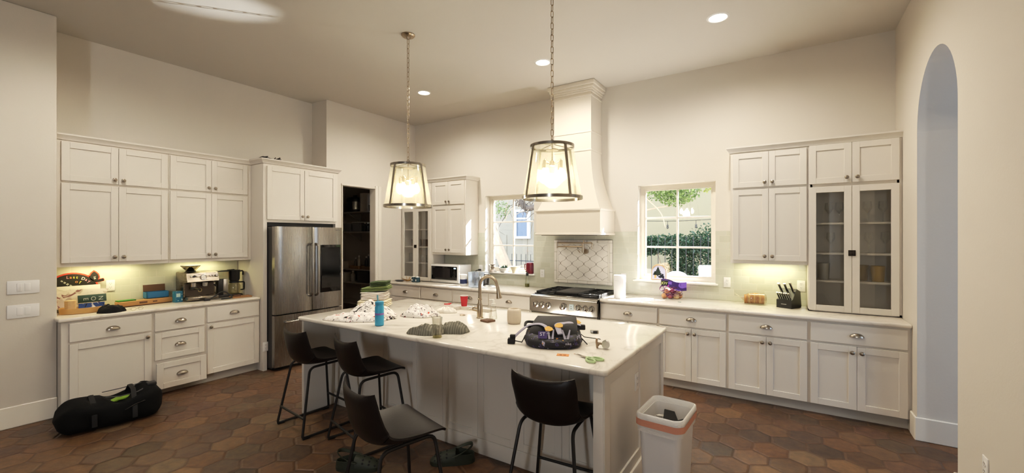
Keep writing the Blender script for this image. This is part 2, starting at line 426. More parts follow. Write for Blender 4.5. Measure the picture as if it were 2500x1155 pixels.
# ------------------------------------------------------------------ cabinet parts (local frame: x right, y into the wall, z up, doors stand proud of y = 0)
def shaker(q, x0, x1, z0, z1, rail=.058, th=.02, rec=.009, y=0, gl=False):
    q.box(x0, x0 + rail, y - th, y, z0, z1, b=.002, seg=1).box(x1 - rail, x1, y - th, y, z0, z1, b=.002, seg=1)
    q.box(x0 + rail - .001, x1 - rail + .001, y - th, y, z1 - rail, z1, b=.002, seg=1).box(x0 + rail - .001, x1 - rail + .001, y - th, y, z0, z0 + rail, b=.002, seg=1)
    if not gl: q.box(x0 + rail - .002, x1 - rail + .002, y - th + rec, y - .002, z0 + rail - .002, z1 - rail + .002)
    return q
def knob(x, z, par, y=-.02):
    q = M(); pr = [(.006, 0), (.006, .012), (.0165, .016), (.0185, .021), (.0165, .027), (.009, .031), (.001, .032)]
    q.X = Matrix.Translation((x, y, z)) @ Matrix.Rotation(pi / 2, 4, 'X'); q.lathe(pr, seg=14)
    return q.build('knob', BRONZE, par)
def cup_pull(x, z, par, y=-.02):
    q = M(); a, b, c = .05, .026, .032
    q.shell(lambda u, v: (x + a * cos(pi * u) * cos(v * pi / 2 * .98), y - b * sin(pi * u) * cos(v * pi / 2 * .98) ** .8, z - c * .5 + c * sin(v * pi / 2 * .98)), 14, 6, .003)
    q.box(x - .052, x + .052, y - .003, y, z - c * .5, z - c * .5 + .006)
    return q.build('cup_pull', BRONZE, par)
def fit_fronts(root, fronts):
    for f in fronts:
        k = f[0]; x0, x1, z0, z1 = f[1:5]; q = M(); y = f[6] if len(f) > 6 else 0
        if k == 'slab':
            q.box(x0, x1, y - .02, y, z0, z1, b=.003, seg=1); d = q.build('drawer', WHITE, root); cup_pull((x0 + x1) / 2, (z0 + z1) / 2, d, y - .02)
        elif k == 'drawer':
            shaker(q, x0, x1, z0, z1, y=y)
            if y < -.01:
                q.box(x0 + .02, x0 + .032, y, -.002, z0 + .02, z1 - .04).box(x1 - .032, x1 - .02, y, -.002, z0 + .02, z1 - .04)
            d = q.build('drawer', WHITE, root); cup_pull((x0 + x1) / 2, (z0 + z1) / 2, d, y - .011)
        elif k == 'door':
            shaker(q, x0, x1, z0, z1); d = q.build('door', WHITE, root); knob(f[5][0], f[5][1], d)
        elif k == 'glass':
            shaker(q, x0, x1, z0, z1, gl=True); d = q.build('door', WHITE, root)
            B('glass_pane', f[5], (x0 + .054, x1 - .054, -.011, -.008, z0 + .054, z1 - .054), parent=d)
G = .006
def base_cab(label, loc, rz, w, d, kind, group=None, opened=0, end=None):
    t = thing('base_cabinet', label, 'cabinet', loc, rz, group)
    q = M(); q.box(0, w, 0, d, .10, CT - .034)
    q.build('carcass', WHITE, t)
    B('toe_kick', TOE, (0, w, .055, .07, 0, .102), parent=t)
    g = .013; a, b = g, w - g
    top = (.69, .862)
    if kind == '1door':   fr = [('slab', a, b, *top), ('door', a, b, .105, .672, end)]
    elif kind == '2door':
        m = w / 2; fr = [('slab', a, b, *top), ('door', a, m - .0015, .105, .672, (m - .034, .62)), ('door', m + .0015, b, .105, .672, (m + .034, .62))]
    elif kind == 'stack':
        fr = [('slab', a, b, .672, .862), ('drawer', a, b, .37, .655), ('drawer', a, b, .075, .345, None, -opened)]
    elif kind == '3draw':
        fr = [('slab', a, b, *top), ('drawer', a, b, .40, .672), ('drawer', a, b, .105, .38)]
    fit_fronts(t, fr); return t
# left alcove run, facing +X: local x runs along world +Y
LB = -5.525; R90 = pi / 2
base_cab('white base cabinet behind the black duffel bag, one wide drawer over one door', (LB, 1.045, 0), R90, .625, .55, '1door', 'base cabinets in the left alcove', end=(.575, .635))
base_cab('narrow white three-drawer cabinet with its bottom drawer pulled open', (LB, 1.67, 0), R90, .475, .55, 'stack', 'base cabinets in the left alcove', opened=.05)
base_cab('white base cabinet beside the fridge panel, drawer over a single door', (LB, 2.145, 0), R90, .588, .55, '1door', 'base cabinets in the left alcove', end=(.045, .635))
struct(B('trim_1', WHITE, (LX, LB, 1.008, 1.045, 0, CT - .034)))
# back run, facing -Y
FB = 4.885
xs = [-5.568, -4.894, -4.231, -3.556, -2.866]
nm = ['white drawer cabinet in the back corner by the pantry door', 'white drawer cabinet under the microwave end of the back counter, second from the corner', 'white drawer cabinet in front of the clear bin, behind the red cup and faucet', 'white drawer cabinet immediately left of the steel range']
for i in range(4): base_cab(nm[i], (xs[i], FB, 0), 0, xs[i + 1] - xs[i], .66, '3draw', 'base cabinets left of the range')
struct(B('trim_2', WHITE, (PX + .002, xs[0], FB, BY, 0, CT - .034)))
xr = [-1.905, -1.218, -.527, .161, .866]
nr = ['white base cabinet immediately right of the range, mostly behind the island', 'white base cabinet under the window counter, drawer over two doors, beyond the trash can', 'white base cabinet below the bread and knife block, drawer over two doors', 'white base cabinet under the glass-door hutch next to the arch, drawer over two doors']
for i in range(4): base_cab(nr[i], (xr[i], FB, 0), 0, xr[i + 1] - xr[i], .66, '2door', 'base cabinets right of the range')
struct(B('trim_7', WHITE, (.8665, RX, FB + .004, 5.54, 0, CT - .034), (.8765, RX, 5.24, 5.54, CT + .001, 2.57)))
# worktops
def worktop(name, label, m, *bx):
    q = M()
    for x in bx: q.box(*x, b=.012, seg=3)
    return tag(q.build(name, m), label, 'countertop')
worktop('countertop', 'white veined quartz counter of the left alcove under the lit tile', QUARTZ, (LX + .01, -5.497, .985, 2.733, CT - .034, CT))
worktop('countertop', 'white veined quartz counter left of the range carrying the microwave', QUARTZ, (PX + .002, -2.83, 4.85, BY - .01, CT - .034, CT))
worktop('countertop', 'white veined quartz counter right of the range with bread and knife block', QUARTZ, (-1.903, RX - .002, 4.85, BY - .01, CT - .034, CT))

# ------------------------------------------------------------------ wall cabinets
def crown(name, pts, prof=((0, 0), (.012, .004), (.016, .018), (.034, .040), (.04, .048), (.04, .062), (0, .062)), z=2.572):
    """moulding swept along a polyline of (x, y, outward normals are to the right of travel)"""
    q = M(); n = len(pts); rings = []
    for i in range(n):
        p = Vector(pts[i]); d0 = (p - Vector(pts[i - 1])).normalized() if i else None; d1 = (Vector(pts[i + 1]) - p).normalized() if i < n - 1 else None
        n0 = Vector((d0.y, -d0.x)) if d0 else None; n1 = Vector((d1.y, -d1.x)) if d1 else None
        if n0 is None: o = n1
        elif n1 is None: o = n0
        else: o = (n0 + n1) / (1 + n0.dot(n1))
        rings.append([(p.x + o.x * a, p.y + o.y * a, z + h) for a, h in prof])
    q.rings(rings); return struct(q.build(name, WHITE))
def wall_cab(name, label, loc, rz, w, d, z0, z1, fronts, group=None, glass=False, lift=0):
    t = thing(name, label, 'cabinet', loc, rz, group); q = M(); k = .018
    if not glass: q.box(0, w, 0, d, z0, z1)
    else:
        zs = glass  # open behind the glass up to zs
        q.box(0, k, 0, d, z0, z1).box(w - k, w, 0, d, z0, z1).box(0, w, d - .01, d, z0, z1).box(0, w, 0, d, z0, z0 + k).box(k, w - k, 0, d - .01, zs, z1)
        q.box(k, .035, 0, .02, z0, z1).box(w - .035, w - k, 0, .02, z0, z1)
    q.build('carcass', WHITE, t); fit_fronts(t, fronts); return t
def four_doors(x0, xm, x1, zt=2.56):
    return [('door', x0, xm - .0015, 2.19, zt, (xm - .034, 2.235)), ('door', xm + .0015, x1, 2.19, zt, (xm + .034, 2.235)),
            ('door', x0, xm - .0015, 1.408, 2.167, (xm - .034, 1.455)), ('door', xm + .0015, x1, 1.408, 2.167, (xm + .034, 1.455))]
UX = -5.74
g = 'upper cabinets in the left alcove'
wall_cab('wall_cabinet', 'white four-door wall cabinet above the apple sign, next to the light switches', (UX, 1.008, 0), R90, .866, .338, 1.372, 2.575, four_doors(.037, .446, .856), g)
wall_cab('wall_cabinet', 'white four-door wall cabinet above the espresso machine, next to the fridge panel', (UX, 1.876, 0), R90, .857, .338, 1.372, 2.575, four_doors(.01, .411, .812), g)
# fridge surround
t = thing('fridge_cabinet', 'white two-door cabinet and side panels framing the steel fridge', 'cabinet', (-5.44, 2.735, 0), R90)
q = M(); q.box(0, 1.037, 0, .63, 1.845, 2.575); q.build('carcass', WHITE, t)
B('side_panel', WHITE, (0, .045, 0, .63, 0, 1.845), parent=t); B('side_panel', WHITE, (.999, 1.037, 0, .63, 0, 1.845), parent=t)
fit_fronts(t, [('door', .04, .522, 1.878, 2.545, (.488, 1.93)), ('door', .527, 1.007, 1.878, 2.545, (.562, 1.93))])
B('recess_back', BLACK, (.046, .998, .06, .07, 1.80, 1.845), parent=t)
crown('trim_3', [(UX, 1.008), (UX, 2.735), (-5.44, 2.735), (-5.44, 3.773), (PX, 3.773)])
# right upper + hutch
UY = 5.235
g = 'upper cabinets on the back wall'
wall_cab('wall_cabinet', 'white four-door wall cabinet over the bread, right of the window', (-.535, UY, 0), 0, .70, .31, 1.372, 2.575, four_doors(.025, .36, .69), g)
def hutch(label, loc, w, x0, xm, x1, zt, gm):
    t = wall_cab('glass_hutch', label, loc, 0, w, .31, CT + .003, 2.575, [], None, glass=2.14)
    fr = [('glass', x0, xm - .0015, .925, 2.155, gm), ('glass', xm + .0015, x1, .925, 2.155, gm)]
    if zt: fr += [('door', x0, xm - .0015, 2.185, 2.572, (xm - .04, 2.235)), ('door', xm + .0015, x1, 2.185, 2.572, (xm + .04, 2.235))]
    else: fr += [('door', x0, xm - .0015, 2.185, 2.56, (xm - .034, 2.235)), ('door', xm + .0015, x1, 2.185, 2.56, (xm + .034, 2.235))]
    fit_fronts(t, fr)
    for z in (1.225, 1.50, 1.80): B('shelf', WHITE, (.018, w - .018, .03, .30, z - .018, z), parent=t)
    q = M(); q.box(xm - .028, xm - .001, -.028, -.019, 1.475, 1.53, b=.002).box(xm + .001, xm + .028, -.028, -.019, 1.475, 1.53, b=.002); q.cyl((xm - .006, -.034, 1.505), .009, .01, 10, 'y')
    q.build('latch', mat('dark_bronze', '3a322b', .4, 1), t)
    return t
hutch('tall white hutch with two glass doors and wine glasses, beside the arch', (.167, UY, 0), .709, .008, .346, .69, 1, GLASSC)
crown('trim_4', [(-.535, BY), (-.535, UY), (RX, UY)])
hutch('narrow white glass-door hutch in the corner beside the microwave', (-5.713, UY, 0), .72, .02, .352, .70, 0, m_glass('lit_cabinet_glass', (.97, .97, .96, 1), .03))  # same glass with a lighter tint, painting in the brighter corner
wall_cab('wall_cabinet', 'white four-door wall cabinet hanging above the microwave', (-4.99, UY, 0), 0, .725, .31, 1.372, 2.575, four_doors(.03, .365, .70), g)
crown('trim_5', [(PX, UY), (-4.265, UY), (-4.265, BY)])

# ------------------------------------------------------------------ range hood
hx = -2.415
t = thing('range_hood', 'tall cream range hood with flared body, chimney and stepped crown', 'range hood', (hx, BY, 0))
HOODP = mat('hood_paint', 'e2d8c8', .45, var=.02, scale=3)
q = M(); q.box(-.455, .455, -.525, -.002, 1.70, 2.005).box(-.468, .468, -.54, -.002, 1.685, 1.712, b=.006).box(-.47, .47, -.54, -.002, 1.998, 2.022, b=.007); q.build('canopy_box', HOODP, t)
B('filter', mat('hood_filter', '4b4742', .4, .6), (-.40, .40, -.48, -.06, 1.678, 1.69), parent=t)
q = M(); rg = []
for i in range(17):
    u = i / 16; k = (1 - u) ** 2.1; z = 2.022 + u * .78
    hw = .268 + .175 * k; fr = -.36 - .155 * k; rg.append([(-hw, fr, z), (hw, fr, z), (hw, -.002, z), (-hw, -.002, z)])
q.rings(rg); q.build('flared_body', HOODP, t, angle=40)
q = M(); q.box(-.268, .268, -.36, -.002, 2.80, CZ - .002)
for z in (2.80, 3.04): q.box(-.275, .275, -.368, -.002, z - .012, z + .012, b=.004)
q.build('chimney', HOODP, t)
q = M()
for a, z0, z1 in ((.012, 3.50, 3.525), (.02, 3.55, 3.575), (.03, 3.575, 3.60), (.05, 3.60, 3.635), (.068, 3.635, 3.688)): q.box(-.268 - a, .268 + a, -.36 - a, -.002, z0, z1, b=.006)
q.build('crown', HOODP, t)

# niche with arabesque tile
t = struct(B('trim_6', OGEE, (-2.79, -2.05, BY - .014, BY - .002, 1.066, 1.555)))
q = M(); f0, f1 = -2.856, -1.985
def seg(q, x0, x1, z0, z1): q.box(x0, x1, BY - .026, BY - .002, z0, z1, b=.004)
n = 5
for i in range(n):
    w = (f1 - f0 - .13) / n; a = f0 + .065 + i * w
    seg(q, a + .001, a + w - .001, 1.005, 1.045); seg(q, a + .001, a + w - .001, 1.577, 1.617)
for i in range(4):
    h = (1.577 - 1.045) / 4; a = 1.045 + i * h
    seg(q, f0, f0 + .04, a + .001, a + h - .001); seg(q, f1 - .04, f1, a + .001, a + h - .001)
for x in (f0, f1 - .065):
    for z in (1.005, 1.577): seg(q, x, x + .064, z, z + .04)
for x0, x1, z0, z1 in ((-2.816, -2.025, 1.046, 1.066), (-2.816, -2.025, 1.556, 1.576), (-2.815, -2.79, 1.066, 1.556), (-2.05, -2.026, 1.066, 1.556)): q.box(x0, x1, BY - .02, BY - .002, z0, z1, b=.004)
q.build('border', BORDER, t)
B('grout_bed', GROUT, (f0 - .004, f1 + .004, BY - .0125, BY - .004, 1.001, 1.621), parent=t)

# ------------------------------------------------------------------ camera
cam = bpy.data.cameras.new('camera'); co = bpy.data.objects.new('camera', cam); C.objects.link(co)
cam.sensor_fit = 'HORIZONTAL'; cam.sensor_width = 36; cam.lens = 36 * 1039 / 2500
cam.shift_y = -(577.5 - 580.5) / 2500
co.location = (0, 0, 1.65); co.rotation_euler = (pi / 2, 0, rad(33.0)); S.camera = co
cam.clip_start = .05; cam.clip_end = 200

# ------------------------------------------------------------------ light
def area(name, loc, to, size, power, col, sy=None, spread=180):
    l = bpy.data.lights.new(name, 'AREA'); l.energy = power; l.color = col; l.shape = 'RECTANGLE'; l.size = size; l.size_y = sy or size; l.spread = rad(spread)
    o = bpy.data.objects.new(name, l); C.objects.link(o); o.location = loc
    o.rotation_euler = (Vector(to) - Vector(loc)).to_track_quat('-Z', 'Y').to_euler(); return o
def spot(name, loc, to, power, col, ang=110, blend=.8, r=.06):
    l = bpy.data.lights.new(name, 'SPOT'); l.energy = power; l.color = col; l.spot_size = rad(ang); l.spot_blend = blend; l.shadow_soft_size = r
    o = bpy.data.objects.new(name, l); C.objects.link(o); o.location = loc
    o.rotation_euler = (Vector(to) - Vector(loc)).to_track_quat('-Z', 'Y').to_euler(); return o
def point(name, loc, power, col, r=.05):
    l = bpy.data.lights.new(name, 'POINT'); l.energy = power; l.color = col; l.shadow_soft_size = r
    o = bpy.data.objects.new(name, l); C.objects.link(o); o.location = loc; return o
WARM = (1, .90, .77); COOL = (.72, .86, 1.0)
K = 1.12
# recessed cans
EM_CAN = m_emit('can_lamp_glow', (1, .88, .70, 1), 14)
t = thing('recessed_light', 'lit recessed ceiling light nearest the arch', 'ceiling light', (-.547, 4.345, CZ), group='recessed ceiling lights')
q = M(); q.lathe([(.076, -.001), (.079, -.007), (.094, -.005), (.099, -.0005)], seg=32, cap0=False, cap1=False); q.build('trim_ring', WPLAST, t)
q = M(); q.lathe([(.001, -.006), (.04, -.0055), (.077, -.002)], seg=32, cap1=False); q.build('lamp_face', EM_CAN, t)
dup(t, (-2.396, 4.345, CZ), label='lit recessed ceiling light by the hood crown, beside the second pendant chain')
dup(t, (-4.298, 4.345, CZ), label='lit recessed ceiling light above the corner hutch, near the pantry wall')
for x in (-.547, -2.396, -4.298):
    for y in (4.345, 1.3): spot('can_beam', (x, y, CZ - .03), (x, y, 0), (100 if y > 2 else 85 if x < -4 else 24) * K, WARM, 168, .7)  # front row is unseen: beams without fixtures, added to light the left side
# under-cabinet strips
YL = (1, .86, .42)
area('under_cabinet_strip', (-5.95, 1.42, 1.365), (-5.95, 1.42, 0), .06, 2.9 * K, YL, .5)
area('under_cabinet_strip', (-5.95, 2.25, 1.365), (-5.95, 2.25, 0), .06, 2.4 * K, YL, .42)
area('under_cabinet_strip', (-.2, 5.42, 1.365), (-.2, 5.42, 0), .5, 2.8 * K, (1, .93, .55), .06)
# daylight: window behind on the right, hall windows beyond the arch
area('rear_window_light', (.50, -3.65, 1.9), (-5.4, 1.2, 1.9), .22, 64 * K, (.90, .95, 1), 1.9)
area('hall_window_light', (4.35, 3.4, 1.6), (0, 3.6, 1.2), 3.2, 95 * K, (.50, .70, 1), 2.2)
# added spot lamps imitating sun bounced up off the counter under the window
spot('sun_bounce_fill', (-1.45, 5.12, .95), (-4.2, 1.72, CZ), 1100 * K, (.93, .97, 1), 7.5, 1, .004)
spot('counter_bounce_fill', (-1.35, 5.05, .94), (-1.7, 3.7, CZ), 75, (.93, .97, 1), 110, .9, .004)
sun = bpy.data.lights.new('sun', 'SUN'); sun.energy = 115; sun.color = (1, .98, .94); sun.angle = rad(.6)
so = bpy.data.objects.new('sun', sun); C.objects.link(so); so.rotation_euler = Vector((-.52, -.655, -.545)).to_track_quat('-Z', 'Y').to_euler()
w = bpy.data.worlds.new('sky'); S.world = w; w.use_nodes = True
bg = w.node_tree.nodes['Background']; bg.inputs[0].default_value = (.68, .83, 1, 1); bg.inputs[1].default_value = 9
S.view_settings.view_transform = 'Standard'; S.view_settings.look = 'None'; S.view_settings.exposure = .17
S.view_settings.use_curve_mapping = True; cm = S.view_settings.curve_mapping; cm.extend = 'EXTRAPOLATED'; cu_ = cm.curves[3]
cu_.points[0].location = (0, 0); cu_.points[1].location = (1, .80)
for p_ in ((.03, .025), (.12, .112), (.35, .362), (.62, .585)): cu_.points.new(*p_)
cm.update()
S.cycles.use_denoising = True; S.cycles.use_adaptive_sampling = True; S.cycles.adaptive_threshold = .015; S.cycles.max_bounces = 9; S.cycles.diffuse_bounces = 5; S.cycles.glossy_bounces = 4; S.cycles.transparent_max_bounces = 16; S.cycles.transmission_bounces = 4
S.cycles.sample_clamp_indirect = 6; S.cycles.caustics_reflective = False; S.cycles.caustics_refractive = False
# ------------------------------------------------------------------ island
IX0, IX1, IY0, IY1 = -3.85, -.835, 2.235, 3.64
t = thing('kitchen_island', 'long white panelled kitchen island under the two pendants', 'kitchen island', ((IX0 + IX1) / 2, 2.94, 0))
ox, oy = (IX0 + IX1) / 2, 2.94
q = M(); q.at((-ox, -oy, 0)); q.box(-3.795, -.93, 2.62, 3.60, 0, CT - .034); q.build('carcass', WHITE, t)
q = M(); q.at((-ox, -oy, 0)); q.box(-3.83, -3.795, 2.275, 3.61, 0, CT - .034, b=.003); q.build('end_panel', WHITE, t)
q = M(); q.at((-ox, -oy, 0)); q.box(-.93, -.872, 2.275, 3.61, 0, CT - .034, b=.003)
for a, b in ((2.277, 2.36), (2.955, 3.015), (3.53, 3.608)): q.box(-.873, -.86, a, b, .001, CT - .035)
q.box(-.873, -.8602, 2.278, 3.607, CT - .11, CT - .0355).box(-.873, -.8602, 2.278, 3.607, .002, .2).box(-.873, -.846, 2.27, 3.615, 0, .13, b=.004)
ep = q.build('end_panel', WHITE, t)
for i in range(8):
    w = 2.865 / 8; a = -3.795 + i * w; q = M(); q.at((-ox, -oy, 0)); shaker(q, a + .001, a + w - .001, .115, CT - .036, rail=.055, y=2.62, rec=.008); q.build('panel', WHITE, t)
q = M(); q.at((-ox, -oy, 0)); q.box(-3.795, -.93, 2.588, 2.601, 0, .118, b=.004); q.build('base_trim', WHITE, t)
q = M(); q.at((-ox, -oy, 0)); 
for i in range(4): a = -3.795 + i * .716; q.box(a + .01, a + .706, 3.60, 3.62, .105, .85, b=.003)
q.build('rear_doors', WHITE, t)
# worktop with sink cut-out (sink x -2.86..-2.36, y 3.17..3.5)
SK = (-2.95, -2.47, 3.20, 3.53)
t = thing('island_countertop', 'large white veined quartz slab topping the island', 'countertop', (ox, oy, CT - .034))
def slab():
    bm = bmesh.new(); z0, z1 = CT - .034, CT
    xs_ = [IX0, SK[0], SK[1], IX1]; ys_ = [IY0, SK[2], SK[3], IY1]
    vs = [[bm.verts.new((x, y, z1)) for x in xs_] for y in ys_]
    fs = [bm.faces.new((vs[j][i], vs[j][i + 1], vs[j + 1][i + 1], vs[j + 1][i])) for j in range(3) for i in range(3) if (i, j) != (1, 1)]
    r = bmesh.ops.extrude_face_region(bm, geom=fs)
    for e in r['geom']:
        if isinstance(e, bmesh.types.BMVert): e.co.z = z0
    bm.normal_update()
    ed = []
    for e in bm.edges:
        a, b = e.verts; vert = abs(a.co.z - b.co.z) > .01
        on = lambda v: (abs(v.co.x - IX0) < 1e-4 or abs(v.co.x - IX1) < 1e-4, abs(v.co.y - IY0) < 1e-4 or abs(v.co.y - IY1) < 1e-4)
        if vert and all(on(a)): ed.append(e)
    bmesh.ops.bevel(bm, geom=ed, offset=.035, segments=5, affect='EDGES', profile=.5)
    ed = [e for e in bm.edges if len(e.link_faces) == 2 and abs(e.verts[0].co.z - e.verts[1].co.z) < 1e-4 and e.calc_face_angle(0) > 1 and not all(SK[0] - .01 < v.co.x < SK[1] + .01 and SK[2] - .01 < v.co.y < SK[3] + .01 for v in e.verts)]
    bmesh.ops.bevel(bm, geom=ed, offset=.012, segments=3, affect='EDGES', profile=.5)
    for v in bm.verts: v.co -= Vector((ox, oy, CT - .034))
    return bm
q = M(); q.frombm(slab()); q.build('slab', QUARTZ, t, angle=40)
t = thing('sink', 'stainless steel undermount sink in the island top', 'sink', ((SK[0] + SK[1]) / 2, (SK[2] + SK[3]) / 2, .70))
sx, sy = (SK[1] - SK[0]) / 2, (SK[3] - SK[2]) / 2
q = M(); q.shell(lambda u, v: ((sx - .002) * max(-1, min(1, 1.25 * (2 * u - 1))), (sy - .002) * max(-1, min(1, 1.3 * (2 * v - 1))), .178 * max(0, max(abs(2 * u - 1) * 1.25 - 1, (abs(2 * v - 1) * 1.3 - 1) * .833) / .25)), 20, 20, .002)
q.build('basin', STEELH, t); q = M(); q.lathe([(.001, .004), (.04, .004), (.045, .001)], seg=20); q.build('drain', CHROME, t)
tag(M().lathe([(.026, 0), (.026, .005), (.02, .009), (.001, .009)], seg=20).build('disposal_button', NICKEL, loc=(-2.59, 3.13, CT)), 'small round metal air switch button set in the island top by the sink', 'button')
# outlet on the island end
def outlet(label, loc, rz, kind='outlet', gang=1, group='wall outlets', nm='wall_outlet'):
    t = thing(nm, label, 'outlet' if kind == 'outlet' else 'light switch', loc, rz, group); w = .036 * gang + (.0 if gang == 1 else .024)
    q = M(); q.box(-w, w, -.007, 0, -.058, .058, b=.003); q.build('cover_plate', WPLAST, t)
    if kind == 'outlet':
        for z in (-.02, .02):
            q = M(); q.X = Matrix.Translation((0, -.007, z)) @ Matrix.Rotation(pi / 2, 4, 'X'); q.lathe([(.0165, -.001), (.0165, .002), (.001, .002)], seg=20); r = q.build('receptacle', WPLAST, t)
            q = M(); q.box(-.008, -.0055, -.0098, -.0085, z - .001, z + .008).box(.0055, .008, -.0098, -.0085, z - .001, z + .008); q.cyl((0, -.0098, z - .008), .0025, .002, 8, 'y'); q.build('slots', mat('slot_dark', '3a3733'), r)
    else:
        for i in range(gang):
            x = (i - (gang - 1) / 2) * .046 * 1.0; q = M(); q.box(x - .017, x + .017, -.0105, -.006, -.034, .034, b=.002); q.build('rocker', WPLAST, t)
    return t
outlet('white outlet on the right end panel of the island above the trash can', (-.872, 2.90, .67), R90)
outlet('white outlet on the green tile right of the window sill, above the bread', (-.60, BY - .008, 1.13), 0)
outlet('white outlet on the tile just behind the knife block', (.115, BY - .008, 1.13), 0)
outlet('white outlet on the tile between the paper towel roll and the window', (-1.83, BY - .008, 1.12), 0)
outlet('white outlet on the tile between the left window and the range tile panel', (-3.06, BY - .008, 1.12), 0)
outlet('white outlet on the tile behind the toaster with a black plug in it', (-4.20, BY - .008, 1.15), 0)
outlet('white outlet on the lit alcove tile behind the apple sign stem', (LX + .008, 1.475, 1.14), R90)
outlet('white outlet low on the plain wall right of the arch', (RX, 3.26, .43), -R90)
outlet('low white outlet on the side panel left of the fridge', (-5.44, 2.762, .30), R90)
outlet('upper of two white double rocker switch plates on the left wall', (SX, .80, 1.215), R90, 'switch', 2, 'light switches', 'light_switch')
outlet('lower of two white double rocker switch plates on the left wall', (SX, .80, 1.005), R90, 'switch', 2, 'light switches', 'light_switch')

# ------------------------------------------------------------------ pendants
BULB = m_emit('bulb_glow', (1, .87, .64, 1), 55)
t = thing('pendant_light', 'glass lantern pendant with nickel frame nearer the fridge', 'pendant lamp', (-3.207, 3.02, CZ), group='island pendants')
zt, zb = 2.365 - CZ, 1.955 - CZ; rt, rb = .172, .238
q = M(); q.lathe([(.068, 0), (.068, -.008), (.058, -.02), (.02, -.026), (.012, -.045), (.001, -.046)], seg=28); q.build('ceiling_canopy', NICKEL, t)
q = M(); nl = 26; z0, z1 = -.045, zt + .05; pit = (z0 - z1) / nl
for i in range(nl):
    zc = z0 - (i + .5) * pit; pts = []
    for j in range(14):
        a = 2 * pi * j / 14; u, v = .011 * cos(a), .5 * pit * 1.12 * sin(a); u = max(-.0105, min(.0105, u * 1.5))
        pts.append((u, 0, zc + v) if i % 2 else (0, u, zc + v))
    q.tube(pts, .0032, 5, True)
q.build('chain', NICKEL, t)
q = M()
for r, z, h in ((rt, zt, .022), (rb, zb, .024)):
    q.lathe([(r - .004, z), (r + .004, z), (r + .004, z + h), (r - .004, z + h), (r - .004, z)], seg=48, cap0=False, cap1=False)
for k in range(4):
    a = k * pi / 2 + .035; d = Vector((cos(a), sin(a), 0)); n_ = Vector((-sin(a), cos(a), 0)); rg = []
    for r, z in ((rb + .003, zb + .01), (rt + .003, zt + .01)):
        c_ = d * r + Vector((0, 0, z)); rg.append([c_ + n_ * .011 + d * .003, c_ - n_ * .011 + d * .003, c_ - n_ * .011 - d * .003, c_ + n_ * .011 - d * .003])
    q.rings(rg)
for k in range(4): a = k * pi / 2 + .035; q.tube([(rt * cos(a), rt * sin(a), zt + .015), (.02 * cos(a), .02 * sin(a), zt + .03)], .004, 6)
q.tube([(.016 * cos(j * pi / 8), 0, zt + .05 + .018 * sin(j * pi / 8)) for j in range(16)], .004, 6, True)
q.build('frame', mat('lantern_nickel', 'a09a90', .2, 1), t)
q = M(); q.lathe([(rb - .005, zb + .02), (rt - .005, zt + .004)], seg=40, cap0=False, cap1=False); q.build('glass_shade', SEEDED, t)
q = M(); q.cyl((0, 0, zt - .13), .006, .16, 10); q.lathe([(.03, zt - .005), (.05, zt - .012), (.05, zt - .02), (.01, zt - .03)], seg=20)
q.lathe([(.01, zt - .10), (.022, zt - .115), (.022, zt - .14), (.005, zt - .15)], seg=16)
for k in range(4):
    a = k * pi / 2 + .3; x, y = .092 * cos(a), .092 * sin(a); q.tube(fillet([(0, 0, zt - .12), (x * .6, y * .6, zt - .12), (x, y, zt - .09), (x, y, zt - .13)], .02), .004, 6)
    q.cyl((x, y, zt - .17), .012, .06, 12)
q.build('socket_cluster', NICKEL, t)
for k in range(4):
    a = k * pi / 2 + .3; q = M(); q.lathe([(.010, 0), (.026, -.03), (.034, -.06), (.028, -.085), (.010, -.102), (.001, -.104)], (.092 * cos(a), .092 * sin(a), zt - .17), 12); q.build('bulb', BULB, t)
p2 = dup(t, (-1.58, 3.02, CZ), rad(-30), label='glass lantern pendant with nickel frame hanging in front of the range hood')
for x in (-3.207, -1.58): point('pendant_glow', (x, 3.02, 2.09), 9 * K, (1, .89, .72), .07)

# ------------------------------------------------------------------ fridge (front faces +X)
t = thing('refrigerator', 'stainless steel french-door refrigerator with a dark touch screen', 'refrigerator', (-5.27, 2.79, 0), R90)
W = .93
B('body', mat('fridge_side', '2c2a29', .45), (.0, W, .075, .68, .03, 1.785), parent=t)
q = M(); q.box(.03, W - .03, .10, .6, 0, .035); q.build('base_grille', BLACK, t)
def bowed(q, x0, x1, z0, z1, bow=.012):
    rg = []
    for i in range(11):
        u = i / 10; y = -.0 - bow * (1 - (2 * u - 1) ** 2) + (.012 if i in (0, 10) else 0); x = x0 + (x1 - x0) * u; rg.append([(x, y, z0), (x, y, z1), (x, .07, z1), (x, .07, z0)])
    return q.rings(rg)
def fhandle(par, x):
    q = M(); q.tube(fillet([(x, .0, 1.57), (x, -.055, 1.555), (x, -.062, 1.23), (x, -.055, .905), (x, .0, .89)], .04, 5), .016, 10, flat=.011, up=(1, 0, 0)); return q.build('handle', STEELH, par)
d1 = bowed(M(), .0, .487, .70, 1.79).build('door', m_steel('fridge_steel', '9b9791', (60, 60, 1), .26), t); fhandle(d1, .452)
d2 = bowed(M(), .495, W, .70, 1.79).build('door', m_steel('fridge_steel_b', '9b9791', (60, 60, 1), .26), t); fhandle(d2, .53)
sc = B('screen', GLOSSB, (.595, .90, -.016, .02, .915, 1.555), parent=d2, b=.004)
B('display', m_glass('screen_glass', (.05, .055, .06, 1), .04, .08), (.61, .885, -.0175, -.0165, .975, 1.52), parent=d2)
text('lettering', 'SAMSUNG', .016, mat('logo_grey', '5d5b58'), d2, (.86, -.0115, 1.755), (pi / 2, 0, 0))
f = bowed(M(), .0, W, .05, .685).build('drawer', m_steel('fridge_steel_c', '9b9791', (60, 60, 1), .26), t)
q = M(); q.tube(fillet([(.12, 0, .60), (.12, -.05, .60), (.81, -.05, .60), (.81, 0, .60)], .03), .014, 10); q.build('handle', STEELH, f)

